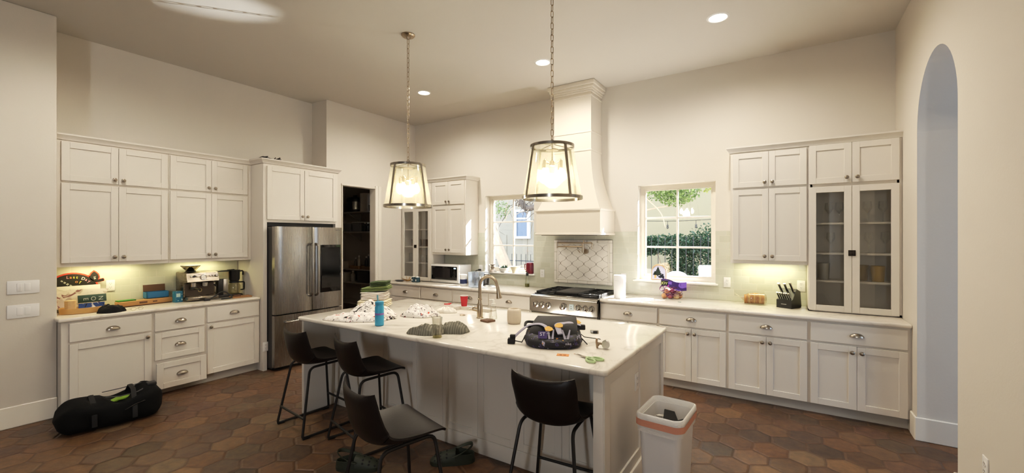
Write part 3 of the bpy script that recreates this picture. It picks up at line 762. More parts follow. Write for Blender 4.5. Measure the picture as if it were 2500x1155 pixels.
# ------------------------------------------------------------------ range (front faces -Y)
t = thing('range', 'stainless steel seven-knob gas range with black grates under the hood', 'stove', (-2.824, 4.82, 0))
W = .915
B('body', STEELH, (0, W, .03, .70, .10, .875), parent=t)
q = M(); q.prism([(-.03, .70), (.03, .70), (.10, .885), (.02, .90), (-.03, .875)], 0, W, 'yz'); q.box(0, W, .02, .72, .875, .915, b=.006); q.build('control_panel', m_steel('range_front_steel', 'c0bcb5', (60, 60, 1), .13), t)
q = M(); q.tube([(.0, .0, .885), (W, .0, .885)], .027, 14); q.build('bullnose', STEELH, t)
for i, x in enumerate((.075, .165, .255, .475, .675, .76, .845)):
    q = M(); r = .03 if i != 3 else .036; q.X = Matrix.Translation((x, -.03, .79)) @ Matrix.Rotation(pi / 2, 4, 'X'); q.lathe([(r + .012, 0), (r + .012, .006), (r, .008), (r * .92, .04), (r * .7, .045), (.001, .045)], seg=20); kb = q.build('knob', CHROME, t)
    B('pointer', BLACK, (x - .004, x + .004, -.078, -.05, .775, .822), parent=kb)
B('display', mat('display_ice', 'cfe0e2', .2), (.555, .615, -.034, -.028, .755, .83), parent=t)
q = M(); q.box(.555 + .02, .56 + .03, -.0355, -.033, .775, .782).box(.577, .587, -.0355, -.033, .797, .804); q.build('icons', BLACK, t)
B('cooktop', mat('black_enamel', '0e0d0d', .25), (.01, W - .01, .06, .71, .913, .925), parent=t, b=.004)
def grate(x0, x1):
    q = M(); y0, y1, z = .09, .69, .945
    for x in (x0, x1): q.box(x - .009, x + .009, y0, y1, .925, z + .006, b=.003)
    for y in (y0, (y0 + y1) / 2, y1): q.box(x0, x1, y - .008, y + .008, z - .012, z + .006, b=.003)
    xm = (x0 + x1) / 2
    for yc in (.245, .54):
        for a in (0, pi / 2, pi, 3 * pi / 2): q.tube([(xm + .03 * cos(a), yc + .03 * sin(a), z), (xm + .14 * cos(a), yc + .14 * sin(a), z)], .007, 6)
    return q
for a, b in ((.03, .285), (.63, .885)): 
    o = grate(a, b).build('grate', IRON, t)
    for yc in (.245, .54): M().lathe([(.05, 0), (.05, .01), (.03, .016), (.001, .016)], ((a + b) / 2, yc, .923), 16).build('burner', IRON, o)
B('griddle', mat('griddle_black', '242221', .35), (.31, .605, .09, .69, .925, .957), parent=t, b=.008)
dd = B('oven_door', STEELH, (.01, W - .01, -.012, .03, .13, .69), parent=t, b=.006)
B('oven_window', GLOSSB, (.15, W - .15, -.014, -.01, .25, .58), parent=dd)
q = M(); q.tube(fillet([(.07, -.01, .645), (.07, -.06, .645), (W - .07, -.06, .645), (W - .07, -.01, .645)], .015), .014, 10); q.build('handle', CHROME, dd)
for x in (.06, W - .06):
    for y in (.08, .64): M().cyl((x, y, 0), .02, .11, 12).build('leg', STEELH, t)
# pot filler on the niche tile
t = thing('pot_filler', 'folded nickel pot filler tap on the arabesque tile above the range', 'tap', (-2.36, BY - .014, 1.545))
q = M(); q.cyl((.0, -.05, -.085), .035, .05, 20, 'y', .035); q.build('wall_flange', NICKEL, t)
q = M(); q.cyl((-.012, -.09, -.10), .016, .13, 14); q.tube([(-.012, -.09, -.02), (-.012, -.02, -.085)], .013, 10); q.build('valve_body', NICKEL, t)
q = M(); q.tube([(-.012, -.09, -.02), (-.40, -.10, -.02)], .010, 10).tube([(-.40, -.10, -.045), (-.40, -.10, .05)], .012, 10); q.tube([(-.40, -.10, .035), (.09, -.11, .035)], .010, 10); q.build('swing_arm', NICKEL, t)
q = M(); q.tube(fillet([(.09, -.11, .035), (.13, -.11, .035), (.135, -.11, -.05)], .02), .010, 10); q.build('spout', NICKEL, t)
q = M(); q.tube([(.01, -.11, .035), (.01, -.13, .075)], .006, 8).tube([(-.05, -.10, -.10), (-.075, -.13, -.06)], .006, 8); q.build('lever', NICKEL, t)

# ------------------------------------------------------------------ counter stools
def catmull(pts, t):
    n = len(pts) - 1; f = t * n; i = min(int(f), n - 1); u = f - i
    P = [Vector(pts[max(0, min(n, k))]) for k in (i - 1, i, i + 1, i + 2)]
    return .5 * (2 * P[1] + (P[2] - P[0]) * u + (2 * P[0] - 5 * P[1] + 4 * P[2] - P[3]) * u * u + (3 * P[1] - P[0] - 3 * P[2] + P[3]) * u ** 3)
prof = [(.225, .575, 0), (.205, .598, 0), (.15, .604, 0), (.05, .592, 0), (-.05, .582, 0), (-.12, .586, 0), (-.165, .612, 0), (-.19, .665, 0), (-.203, .73, 0), (-.213, .79, 0), (-.222, .845, 0)]
hws = [(.20, 0, 0), (.225, 0, 0), (.232, 0, 0), (.228, 0, 0), (.221, 0, 0), (.212, 0, 0), (.205, 0, 0), (.203, 0, 0), (.205, 0, 0), (.209, 0, 0), (.203, 0, 0)]
curls = [(.0, 0, 0), (.004, 0, 0), (.008, 0, 0), (.02, 0, 0), (.038, 0, 0), (.058, 0, 0), (.07, 0, 0), (.066, 0, 0), (.055, 0, 0), (.044, 0, 0), (.036, 0, 0)]
def shellpt(u, s):
    p = catmull(prof, s); p1 = catmull(prof, min(1, s + .01)); p0 = catmull(prof, max(0, s - .01)); tg = (p1 - p0).normalized()
    nr = Vector((-tg.y * -1, 0)) if False else Vector((tg.y, -tg.x))           # towards the sitter
    hw = catmull(hws, s).x; c_ = catmull(curls, s).x; U = 2 * u - 1; k = abs(U) ** 2.3
    y, z = p.x + nr.x * c_ * k, p.y + nr.y * c_ * k
    if s > .85: z += .022 * U * U * (s - .85) / .15
    return (hw * U * (1 - .03 * k), y, z)
def stool(label, loc, rz):
    t = thing('counter_stool', label, 'stool', loc, rz, 'leatherette counter stools')
    th = lambda u, v: -.028 * (1 - .6 * abs(2 * u - 1) ** 6)
    th2 = lambda u, v: th(u, v) * (1 - .62 * v ** 10)
    th1 = lambda u, v: th(u, v) * (1 - .62 * (1 - v) ** 12)
    sp = .52
    q = M(); q.shell(lambda u, v: shellpt(u, v * sp), 22, 20, th1); q.build('seat', LEATHER, t, angle=60)
    q = M(); q.shell(lambda u, v: shellpt(u, sp + v * (1 - sp)), 22, 18, th2); q.build('backrest', LEATHER, t, angle=60)
    for sx_ in (-1, 1):
        fr = fillet([(sx_ * .16, .0, .555), (sx_ * .165, .17, .56), (sx_ * .236, .235, .013), (sx_ * .236, .19, .013)], .05); re = fillet([(sx_ * .16, .0, .555), (sx_ * .165, -.14, .552), (sx_ * .236, -.235, .013), (sx_ * .236, -.19, .013)], .05)
        M().tube(fr, .0105, 8).build('leg', LEGM, t); M().tube(re, .0105, 8).build('leg', LEGM, t)
        M().tube([(sx_ * .236, .2, .013), (sx_ * .236, -.2, .013)], .0105, 8).build('floor_runner', LEGM, t)
        for y in (.205, -.205): M().box(sx_ * .236 - .014, sx_ * .236 + .014, y - .03, y + .03, 0, .016, b=.003).build('foot_pad', BLACK, t)
    for y in (.215, -.215): M().tube([(-.217, y, .16), (.217, y, .16)], .0095, 8).build('crossbar', LEGM, t)
    return t
st = stool('dark leatherette counter stool pulled up to the fridge end of the island', (-3.53, 2.235, 0), rad(-6))
dup(st, (-2.87, 2.27, 0), rad(-13), 'dark leatherette counter stool under the island edge below the blue bottle')
dup(st, (-1.855, 1.63, 0), rad(-16), 'dark leatherette counter stool pulled away from the island, standing over the clogs')
dup(st, (-1.195, 2.325, 0), rad(4), 'dark leatherette counter stool tucked in beside the right island post')
# ------------------------------------------------------------------ things on the island
def heap(rx, ry, h, seed, nf=2.2, edge=.22, fold=.55, na=72, nr=26, flat=0):
    """a crumpled pile of cloth: polar sheet with ridged folds"""
    q = M(); rings = []
    def fn(a, t):
        d = Vector((cos(a), sin(a), seed)); R = 1 + edge * noise.noise(d * 1.6 + Vector((seed, 0, 0))) + edge * .45 * noise.noise(d * 4.3)
        x, y = rx * t * R * cos(a), ry * t * R * sin(a)
        p = Vector((x / max(rx, ry) * nf, y / max(rx, ry) * nf, seed * 3.7))
        base = (1 - t ** 2.6) ** .75
        w = p + Vector((noise.noise(p * 1.1 + Vector((9, 0, 0))), noise.noise(p * 1.1), 0)) * .8
        rdg = 1 - abs(noise.noise(w * .95)) * 2.0; n1 = noise.noise(p * .9 + Vector((4, 4, 0)))
        z = h * base * max(.08, (1 - fold) + fold * (.5 * rdg + .7 * n1 + .3)) + (.007 * (1 - abs(noise.noise(w * 2.0)) * 2.4) + .006) * min(1, (1 - t) * 9)
        return (x, y, max(.004, z))
    for i in range(nr, 0, -1): rings.append([fn(2 * pi * j / na, i / nr) for j in range(na)])
    rings.insert(0, [(x * .97, y * .97, .0005) for x, y, z in rings[0]])
    q.rings(rings, True, True, True); return q
def folded(w, d, h, n, seed=0, bend=0):
    """folded textile: n layers whose folds show on the +x and -y edges"""
    q = M()
    for k in range(n):
        z0 = h * k / n; hh = h / n; rg = []; nx = 24; jw = 1 + .09 * noise.noise(Vector((k * 2.1, seed, 0))); jx = .012 * noise.noise(Vector((seed, k * 1.7, 3)))
        for i in range(nx + 1):
            u = sin(pi / 2 * (-1 + 2 * i / nx)); e = sqrt(max(0, 1 - abs(u) ** 12)) * .97 + .03; x = jx + u * w / 2 * jw; r_ = []
            for j in range(14):
                a = 2 * pi * j / 14; cy, cz = cos(a), sin(a); sy_ = abs(cy) ** .35 * (1 if cy >= 0 else -1); sz_ = abs(cz) ** .8 * (1 if cz >= 0 else -1)
                y = d / 2 * sy_ * (1 + .05 * noise.noise(Vector((x * 9, k * 2.3, seed)))); z = z0 + hh / 2 + hh * .60 * e * sz_ + .006 * noise.noise(Vector((x * 14, y * 14, k + seed))) * (k > 0)
                r_.append((x, y, max(0, z) - bend * (x / w) ** 2 * 4 * h * (0 if False else 1) if bend else max(0, z)))
            rg.append(r_)
        q.rings(rg)
    return q
PJ = m_print('printed_pyjama_cotton', 'eee6dc', [('d6c6b8', .58, .68, .5), ('1c1917', .615, .635, 1.0), ('c2432c', .665, .68, .8), ('5d4a55', .64, .655, 1.6), ('26211f', .66, .675, 1.9)], 16)
def at_island(o, x, y, rz=0, z=CT): o.location = (x, y, z); o.rotation_euler = (0, 0, rz); return o
def pile(*parts):
    q = M()
    for (rx, ry, h, sd, nf, x, y, r_) in parts:
        hh = heap(rx, ry, h, sd, nf=nf, fold=.62); mx_ = Matrix.Rotation(r_, 3, 'Z'); q.add([mx_ @ Vector(v) + Vector((x, y, 0)) for v in hh.v], hh.f)
    return q
tag(at_island(pile((.20, .18, .135, 3.3, 1.6, -.07, .11, .4), (.29, .15, .07, 1.2, 2.4, .03, -.09, rad(32)), (.17, .13, .08, 6.6, 1.8, .12, .07, 0)).build('pajamas', PJ, angle=180), -3.27, 2.56), 'crumpled white pajamas with dark and red print, behind the blue bottle', 'clothes', 'laundry on the island')
tag(at_island(pile((.15, .13, .10, 8.1, 1.7, 0, 0, 0), (.19, .11, .07, 9.4, 2.2, .02, -.05, .3)).build('pajamas', PJ, angle=180), -2.93, 2.93, rad(15)), 'bunched white pajamas with dark print, between blue bottle and gray cloth', 'clothes', 'laundry on the island')
tag(at_island(heap(.11, .06, .045, 5.7, nf=3).build('ruffled_cloth', mat('white_ruffle_cloth', 'f2e9da', .9), angle=180), -2.83, 3.16, rad(30)), 'small white ruffled cloth beside the right-hand pajamas', 'clothes', 'laundry on the island')
CREAM = mat('cream_muslin', 'efe3c6', .95, bump=.4, scale=22); WMUS = mat('white_muslin', 'f1e7dc', .95, bump=.4, scale=22); GRN = mat('green_terry', '6f7d4c', .95, bump=.5, scale=30); GRND = mat('dark_green_terry', '3c4a2a', .95, bump=.5, scale=30)
sx_, sy_ = -3.64, 2.97; ra = rad(33)
tag(at_island(folded(.30, .23, .070, 4, 1).build('folded_cloth', CREAM, angle=70), sx_, sy_, ra, CT + .019), 'folded cream muslin cloth at the bottom of the towel stack', 'towel', 'folded cloths in the stack')
tag(at_island(folded(.25, .20, .080, 5, 5).build('folded_cloth', WMUS, angle=70), sx_, sy_, ra, CT + .0935), 'folded white muslin cloth in the middle of the towel stack', 'towel', 'folded cloths in the stack')
tag(at_island(heap(.13, .12, .006, 2.2).build('cloth', CREAM, angle=180), sx_, sy_, ra), 'flattened cream cloth spread under the towel stack', 'towel', 'folded cloths in the stack')
o = folded(.28, .19, .042, 3, 9).build('folded_towel', GRN, angle=70); at_island(o, sx_ + .01, sy_ + .01, ra, CT + .184); o.rotation_euler = (0, rad(-5), ra)
tag(o, 'olive green folded towel on top of the white cloth stack', 'towel', 'folded green towels')
o = folded(.17, .18, .046, 4, 12).build('folded_towel', GRND, angle=70); at_island(o, sx_ + .045, sy_ + .03, ra, CT + .234); o.rotation_euler = (0, rad(-3), ra)
tag(o, 'darker green towel folded double, topmost of the towel stack', 'towel', 'folded green towels')
# water bottle
BLUE = mat('blue_bottle_coat', '3f9cc0', .38, var=.05)
t = thing('water_bottle', 'blue insulated water bottle with a purple band at the island edge', 'bottle', (-2.873, 2.385, CT))
q = M(); q.lathe([(.030, 0), (.036, .004), (.037, .01), (.037, .155), (.033, .17), (.033, .176)], seg=28); q.build('body', BLUE, t)
q = M(); q.lathe([(.0375, .092), (.0375, .108)], seg=28, cap0=False, cap1=False); q.build('band', mat('purple_print', '8d6cae', .5), t)
q = M(); q.lathe([(.0355, .176), (.0355, .20), (.030, .204), (.001, .204)], seg=28); q.build('lid', mat('blue_lid', '3790b5', .4), t)
q = M(); q.tube(fillet([(-.018, 0, .203), (-.022, 0, .225), (-.024, 0, .255)], .01), .007, 10); q.build('straw_spout', mat('grey_blue_rubber', '7aa3ac', .5), t)
t = thing('paper_cup', 'red paper cup with a white inside, left of the faucet', 'cup', (-2.93, 3.565, CT))
q = M(); q.lathe([(.028, 0), (.030, .002), (.0425, .112)], seg=28, cap1=False); q.lathe([(.0405, .11), (.028, .006), (.001, .005)], seg=28, cap0=False); q.build('cup_wall', [mat('red_card', 'b5232d', .5)], t)
q = M(); q.tube([(.0425 * cos(2 * pi * j / 28), .0425 * sin(2 * pi * j / 28), .112) for j in range(28)], .0025, 6, True); q.lathe([(.0405, .111), (.029, .007)], seg=28, cap0=False, cap1=False); q.build('rim_lining', mat('white_card', 'efe9e0', .6), t)
t = thing('clothes_clip', 'small red plastic clip lying on the island left of the cup', 'clip', (-3.145, 3.545, CT), rad(25))
RED = mat('red_plastic', 'c22d33', .35)
q = M(); q.box(-.04, .03, -.012, -.002, .0, .012, b=.003); q.build('arm', RED, t); q = M(); q.at(ry=rad(-12)); q.box(-.03, .042, .002, .012, .0, .012, b=.003); q.build('arm', RED, t)
# faucet
t = thing('faucet', 'brushed nickel gooseneck pull-down faucet at the island sink', 'faucet', (-2.375, 3.115, CT), rad(28))
q = M(); q.lathe([(.031, 0), (.031, .006), (.026, .012), (.027, .06), (.026, .11), (.022, .125), (.0175, .14), (.016, .165), (.020, .168), (.020, .176), (.016, .18), (.0155, .21)], seg=24); q.build('base_column', NICKEL, t)
R_ = .078; pts = [(0, 0, .20), (0, 0, .30)] + [(R_ - R_ * cos(a * pi / 12), 0, .30 + R_ * 1.05 * sin(a * pi / 12)) for a in range(1, 12)] + [(2 * R_ + .006, 0, .285)]
q = M(); q.tube(pts, .0145, 12); q.build('neck', NICKEL, t)
q = M(); q.X = Matrix.Translation((2 * R_ + .008, 0, .29)) @ Matrix.Rotation(rad(172), 4, 'Y'); q.lathe([(.015, 0), (.016, .01), (.0155, .03), (.021, .075), (.026, .10), (.027, .108), (.020, .112), (.001, .112)], seg=20); q.build('spray_head', NICKEL, t)
q = M(); q.tube([(-.02, 0, .075), (-.055, -.0, .085)], [.020, .019], 14).tube([(-.055, 0, .085), (-.068, 0, .088)], [.022, .018], 14).tube([(-.068, 0, .088), (-.10, 0, .082)], [.007, .010], 10); q.build('lever', NICKEL, t)
# coaster, soap, pot
tag(M().box(-.052, .052, -.045, .045, 0, .018, b=.004).build('coaster', mat('dark_walnut', '6a4a33', .45, var=.3, scale=30), loc=(-2.215, 3.02, CT)), 'small square brown wooden tray at the foot of the faucet', 'tray')
bpy.data.objects['coaster'].rotation_euler = (0, 0, rad(-12))
t = thing('soap_bottle', 'clear plastic foaming soap bottle on the wooden tray', 'soap dispenser', (-2.195, 3.075, CT + .018))
CLEARP = m_glass('clear_plastic', (.97, .96, .93, 1), .10, .05, .10, 'f3ead6')
q = M(); q.lathe([(.034, 0), (.036, .004), (.034, .03), (.022, .105), (.020, .115)], seg=24); q.build('bottle', CLEARP, t)
q = M(); q.lathe([(.021, .112), (.021, .135), (.012, .14), (.010, .165), (.006, .17)], seg=18); q.tube([(0, 0, .168), (-.03, -.02, .165)], .006, 8); q.build('pump', mat('frosted_white_plastic', 'f0ebe0', .3), t)
t = thing('ribbed_pot', 'cream ribbed ceramic jar on the island left of the backpack', 'jar', (-1.975, 3.075, CT))
q = M(); ng = 36; pr = [(.045, 0), (.054, .004), (.058, .02), (.0595, .065), (.058, .11), (.053, .124), (.047, .128), (.043, .128), (.040, .118), (.036, .02), (.001, .016)]
q.rings([[((r * (1 + (.018 * cos(2 * pi * j / 4) if .004 < z < .126 and i < 6 else 0))) * cos(2 * pi * j / (ng * 4)), (r * (1 + (.018 * cos(2 * pi * j / 4) if .004 < z < .126 and i < 6 else 0))) * sin(2 * pi * j / (ng * 4)), z) for j in range(ng * 4)] for i, (r, z) in enumerate(pr)])
q.build('jar_body', mat('cream_ceramic', 'd9c9b4', .45, var=.04), t, angle=60)
# gray cloth + glass
def m_ribbed():
    n = NT('grey_ribbed_towel'); o = n.obj(); x, y, z = n.xyz(o)
    s = n.m('SINE', n.m('MULTIPLY', n.m('ADD', x, n.m('MULTIPLY', n.noise(o, 8), .03)), 330))
    col = n.mix(n.m('ADD', n.m('MULTIPLY', s, .3), .5), lin('5b594e'), lin('8b887b'))
    return n.end(n.pr(col, .95, 0, n.bump(s, .4, .004)))
RIB = m_ribbed()
t = thing('dish_towel', 'crumpled gray-green ribbed dish towel near the island edge', 'towel', (-2.27, 2.46, CT), rad(28))
q = M(); q.at((-.08, -.04, 0)); 
h1 = heap(.15, .085, .065, 4.4, nf=2.4, fold=.7); h1.v = [(x - .085, y - .035, z) for x, y, z in h1.v]; h1.build('crumpled_end', RIB, t, angle=180)
h2 = heap(.12, .10, .085, 7.9, nf=1.6, fold=.55); h2.v = [(x + .10, y + .04, z) for x, y, z in h2.v]; h2.build('folded_end', RIB, t, angle=180)
t = thing('drinking_glass', 'clear faceted drinking glass in front of the gray towel', 'glass', (-2.175, 2.335, CT))
q = M(); pr = [(.034, 0), (.036, .004), (.034, .03), (.0375, .07), (.0365, .11), (.0405, .148)]
q.lathe(pr, seg=14, cap1=False); q.lathe([(.0375, .147), (.034, .11), (.034, .07), (.031, .012), (.001, .010)], seg=14, cap0=False); q.build('tumbler', m_glass('cut_glass', (.975, .975, .96, 1), .10, .04, .05, 'f2ead0'), t, angle=10)
q = M(); q.lathe([(.031, .004), (.031, .012), (.001, .012)], seg=20); q.build('liquid', m_glass('pale_liquid', (.93, .90, .55, 1), .05), t)

# backpack
NAVY = m_print('backpack_print', '0f0d14', [('382e58', .58, .62, 1.0), ('9c98ac', .645, .66, 1.1), ('c98a34', .68, .695, .75)], 20, .65)
BLK = mat('black_nylon', '120e0f', .7, bump=.25, scale=30); LIL = mat('lilac_grey_webbing', 'a9a5b3', .7, bump=.3); YEL = mat('yellow_patch', 'e0a440', .6)
t = thing('backpack', 'child backpack lying flat, black with purple and yellow print', 'backpack', (-1.375, 2.645, CT), rad(27))
def supe(a, b, n=60, p=.62): return [(a * abs(cos(2 * pi * j / n)) ** p * (1 if cos(2 * pi * j / n) >= 0 else -1), b * abs(sin(2 * pi * j / n)) ** p * (1 if sin(2 * pi * j / n) >= 0 else -1)) for j in range(n)]
def bagz(x, y, z): return z * (1 + .38 * (y / .17)) + .006 * noise.noise(Vector((x * 18, y * 18, 1))) * (z > .01)
q = M(); rg = []
for z, k in ((0, .90), (.010, .965), (.03, 1.0), (.055, 1.0), (.075, .965), (.09, .90), (.10, .80), (.105, .5), (.106, .05)):
    rg.append([(x * k, y * k, bagz(x, y, z)) for x, y in supe(.195, .178, p=.72)])
q.rings(rg); q.build('main_pocket', NAVY, t, angle=60)
q = M(); q.shell(lambda u, v: (-.165 + .325 * u * (1 - .14 * v) + .05 * v, -.075 + .235 * v, .098 + .052 * v + .024 * (sin(pi * u) * sin(pi * min(1, v * 1.0 + .08))) ** .6 - .05 * (1 - v) ** 6), 18, 16, -.012); q.build('back_panel', BLK, t, angle=60)
B('panel_seam', mat('seam_black', '0d0b0c', .8), (-.12, .13, .028, .032, .1395, .1425), parent=t)
def strap(pts, m_, w=.018, nm='shoulder_strap', fl=.005): return M().tube([tuple(catmull(pts, i / 30)) for i in range(31)], w, 8, flat=fl, up=(0, -.25, 1)).build(nm, m_, t)
s1 = strap([(-.27, -.03, .045), (-.225, -.01, .085), (-.17, .0, .122), (-.10, -.01, .135), (-.055, -.045, .128), (-.04, -.085, .112), (-.035, -.12, .09)], LIL, .014)
s2 = strap([(.185, .06, .12), (.13, .03, .14), (.075, .01, .142), (.03, -.02, .136), (.035, -.07, .118), (.05, -.12, .092)], LIL, .02)
for par, loc, rz_ in ((s1, (-.03, -.085, .118), .3), (s2, (.04, -.045, .134), -.2), (s2, (.165, .075, .137), .5)):
    M().at(loc, rx=rad(24), rz=rz_).prism([(-.026, -.02), (.0, -.027), (.028, -.016), (.026, .008), (.008, .026), (-.014, .022), (-.028, .004)], -.001, .003, 'xy').build('yellow_patch', YEL, par)
for x, r_ in ((-.03, 16), (.0, -10), (.07, 25), (.105, -20)): M().at((x, -.118, .088), rx=rad(50), rz=rad(r_)).prism([(-.008, -.035), (.008, -.035), (.004, .035), (-.004, .035)], 0, .004, 'xy').build('grey_stripe', LIL, t)
q = M(); q.tube([(.186 * cos(a), .165 * sin(a), bagz(0, .165 * sin(a), .066)) for a in [rad(192 + i * 7.8) for i in range(20)]], .008, 6); q.build('piping', LIL, t)
q = M(); q.tube([(.196 * cos(a), .179 * sin(a), bagz(0, .178 * sin(a), .03)) for a in [rad(180 + i * 9.4) for i in range(20)]], .006, 6); q.build('zipper', BLK, t)
q = M(); q.box(-.315, -.265, -.055, -.005, .0, .036, b=.004).box(-.30, -.262, -.045, -.015, .03, .062, b=.005).tube([(-.275, -.03, .02), (-.215, -.05, .015), (-.19, -.03, .06)], .009, 6, flat=.004, up=(0, 0, 1)); q.build('buckle', BLK, t)
q = M(); q.tube([(.185, .02, .07), (.215, .02, .045), (.33, .09, .016)], .010, 6, flat=.003, up=(0, 0, 1)); q.build('side_strap', BLK, t)
q = M(); q.box(.165, .225, .05, .085, .085, .12, b=.006); q.build('side_clip', BLK, t); q = M(); q.tube([(.18, -.02, .06), (.232, -.05, .010)], .004, 6); q.build('loose_strap', BLK, t)
text('lettering', 'ST', .036, mat('white_ink', 'd9d6e2', .6), t, (-.07, -.128, .09), (rad(48), 0, 0)); text('lettering', 'nike', .024, mat('white_ink2', 'cfccd8', .6), t, (.10, -.172, .04), (rad(80), 0, rad(8)))
M().at((-.07, -.1265, .088), rx=rad(48)).prism([(-.028, -.028), (.03, -.03), (.034, .016), (.012, .026), (-.03, .022)], -.003, 0, 'xy').build('purple_patch', mat('purple_fabric', '4a3a70', .7), t)
q = M(); q.tube(fillet([(-.14, .08, .13), (-.195, .075, .135), (-.20, .015, .11), (-.16, -.01, .115)], .03), .010, 6); q.build('grab_handle', BLK, t)
t = thing('metal_clasp', 'small gray metal clasp beyond the backpack strap', 'clasp', (-1.255, 3.10, CT), rad(30)); q = M(); q.box(-.03, .03, -.014, .014, 0, .022, b=.004); q.build('plate', STEEL, t); q = M(); q.box(-.012, .02, -.02, -.012, 0, .02, b=.003); q.build('hook', BLACK, t)
t = thing('price_tag', 'orange plastic tag with black loops in front of the backpack', 'tag', (-1.185, 2.41, CT), rad(20))
q = M(); q.box(-.038, .038, -.024, .024, 0, .0025, b=.001); q.build('card', mat('orange_card', 'e58a45', .5), t)
q = M()
for x in (-.012, .012): q.tube([(x + .008 * cos(a), .008 * sin(a), .003) for a in [rad(200 + i * 14) for i in range(11)]], .0018, 5)
q.build('loops', BLACK, t)
t = thing('scissors', 'scissors with pale green handles lying open on the island', 'scissors', (-1.03, 2.42, CT), rad(-22))
PG = mat('pale_green_plastic', 'b6cf9a', .4)
for s_ in (1, -1):
    q = M(); q.at(rz=rad(8 * s_)); q.prism([(-.005, -.006), (-.10, .001), (-.005, .007)], .006 + .002 * s_, .009 + .002 * s_, 'xy'); b_ = q.build('blade', CHROME, t)
    q = M(); q.at(rz=rad(16 * s_)); q.tube([(.068 + .036 * cos(2 * pi * j / 24), s_ * .012 + .021 * sin(2 * pi * j / 24), .009) for j in range(24)], .0068, 8, True); q.tube([(.0, 0, .009), (.035, s_ * .008, .009)], .007, 8); q.build('handle', PG, t)
t = thing('pot_filler_part', 'small chrome pulley-like metal fitting standing near the scissors', 'metal fitting', (-1.035, 2.70, CT), rad(20)); t.name = 'metal_fitting'
q = M(); q.cyl((.02, -.022, .03), .026, .03, 18, 'y'); q.build('roller', CHROME, t); q = M(); q.tube([(.0, 0, .03), (-.035, 0, .035)], .008, 8).tube([(-.035, 0, .0), (-.04, 0, .04), (-.038, 0, .065)], .007, 8).tube([(-.02, 0, .03), (-.04, .02, .004)], .006, 8); q.build('bracket', NICKEL, t)

# ------------------------------------------------------------------ trash can
t = thing('trash_can', 'tall white plastic trash can with a liner at the island end', 'trash can', (-.61, 2.645, 0), rad(-3))
CANP = mat('can_white', 'e6e4e2', .4, var=.03)
def rrect(a, b, r, n=8):
    out = []
    for cx_, cy_, s0 in ((a - r, b - r, 0), (-a + r, b - r, 90), (-a + r, -b + r, 180), (a - r, -b + r, 270)):
        for i in range(n + 1): out.append((cx_ + r * cos(rad(s0 + 90 * i / n)), cy_ + r * sin(rad(s0 + 90 * i / n))))
    return out
def ring(a, b, r, z, wob=0, seed=0):
    a, b = a * .95, b * .86
    return [(x * (1 + wob * noise.noise(Vector((x * 22, y * 22, seed)))), y * (1 + wob * noise.noise(Vector((y * 22, x * 22, seed + 5)))), z + wob * .35 * noise.noise(Vector((x * 14, y * 14, seed + 9)))) for x, y in rrect(a, b, r)]
q = M(); q.rings([ring(.098, .155, .035, 0), ring(.103, .16, .035, .01), ring(.127, .198, .04, .60), ring(.119, .19, .04, .60), ring(.10, .155, .035, .02)]); q.build('bin_body', CANP, t)
FILM = mat('white_liner_film', 'ece9e4', .35, bump=.5, scale=20)
q = M(); q.rings([ring(.121, .191, .042, .53, .02, 3), ring(.123, .193, .042, .615, .01, 3), ring(.131, .202, .045, .634, .008, 3), ring(.139, .211, .047, .63, .008, 3), ring(.142, .214, .048, .607, .012, 3), ring(.138, .209, .046, .572, .03, 3), ring(.134, .206, .046, .53, .05, 3)], True, False, False); q.build('liner_bag', FILM, t, angle=70)
q = M(); q.rings([ring(.1435, .2155, .049, .602, .006, 3), ring(.1435, .2155, .049, .565, .01, 3)], True, False, False); q.build('drawstring_band', mat('orange_drawstring', 'd99a80', .5, bump=.4), t)
q = M(); q.rings([ring(.120, .19, .042, .545, .02, 3), ring(.112, .178, .04, .45, .03, 3), ring(.106, .17, .04, .42, .05, 3)], True, False, True); q.build('inner_liner', FILM, t, angle=70)
BC = mat('black_card', '0d0c0c', .6); WC = mat('white_paper', 'e8e4dc', .7)
tag(M().at((-.565, 2.60, .565), rz=.4, ry=.5, rx=.5, sc=1.25).prism([(-.05, -.05), (.04, -.06), (.05, .06), (.02, .03), (.0, .07), (-.05, .05)], 0, .004, 'xy').build('card_scrap', BC), 'torn black cardboard scrap sticking up in the trash can', 'trash', 'trash inside the can')
tag(M().at((-.645, 2.57, .535), rz=.9, rx=.3).ball((0, 0, 0), .055, sz=.6, jit=.5, seed=3).build('plastic_scrap', BC), 'rounded black scrap lying lower in the trash can', 'trash', 'trash inside the can')
tag(M().at((-.66, 2.71, .52)).ball((0, 0, 0), .045, sz=.8, jit=.7, seed=8).build('paper_wad', WC), 'crumpled white paper in the trash can', 'trash', 'trash inside the can')

# ------------------------------------------------------------------ duffel bag and clogs on the floor
t = thing('duffel_bag', 'open black duffel bag on the floor before the left cabinets', 'bag', (-5.10, 1.245, 0), rad(84))
DUF = mat('duffel_nylon', '050505', .8, bump=.35, scale=18, Specular_IOR_Level=.2)
def dufpt(u, v):   # u around, v along
    a = 2 * pi * u; x = -.36 + .72 * v; e = (1 - abs(2 * v - 1) ** 5) ** .5; e = max(.05, e); top = .225 + .055 * v + .02 * sin(v * 9)
    cy, cz = cos(a), sin(a); yy = .20 * e * abs(cy) ** .6 * (1 if cy >= 0 else -1); zz = .5 * top * (1 + e * abs(cz) ** .6 * (1 if cz >= 0 else -1)) if cz >= 0 else .5 * top * (1 - abs(cz) ** .5 * min(1, e * 1.2))
    if cz > .5 and .42 < v < .80: zz -= .07 * sin(pi * (v - .42) / .38) * (cz - .5) * 2
    nz = noise.noise(Vector((x * 7, yy * 7, zz * 7))); return (x, yy + .016 * nz, max(0, zz + .014 * nz * (cz > -.3)))
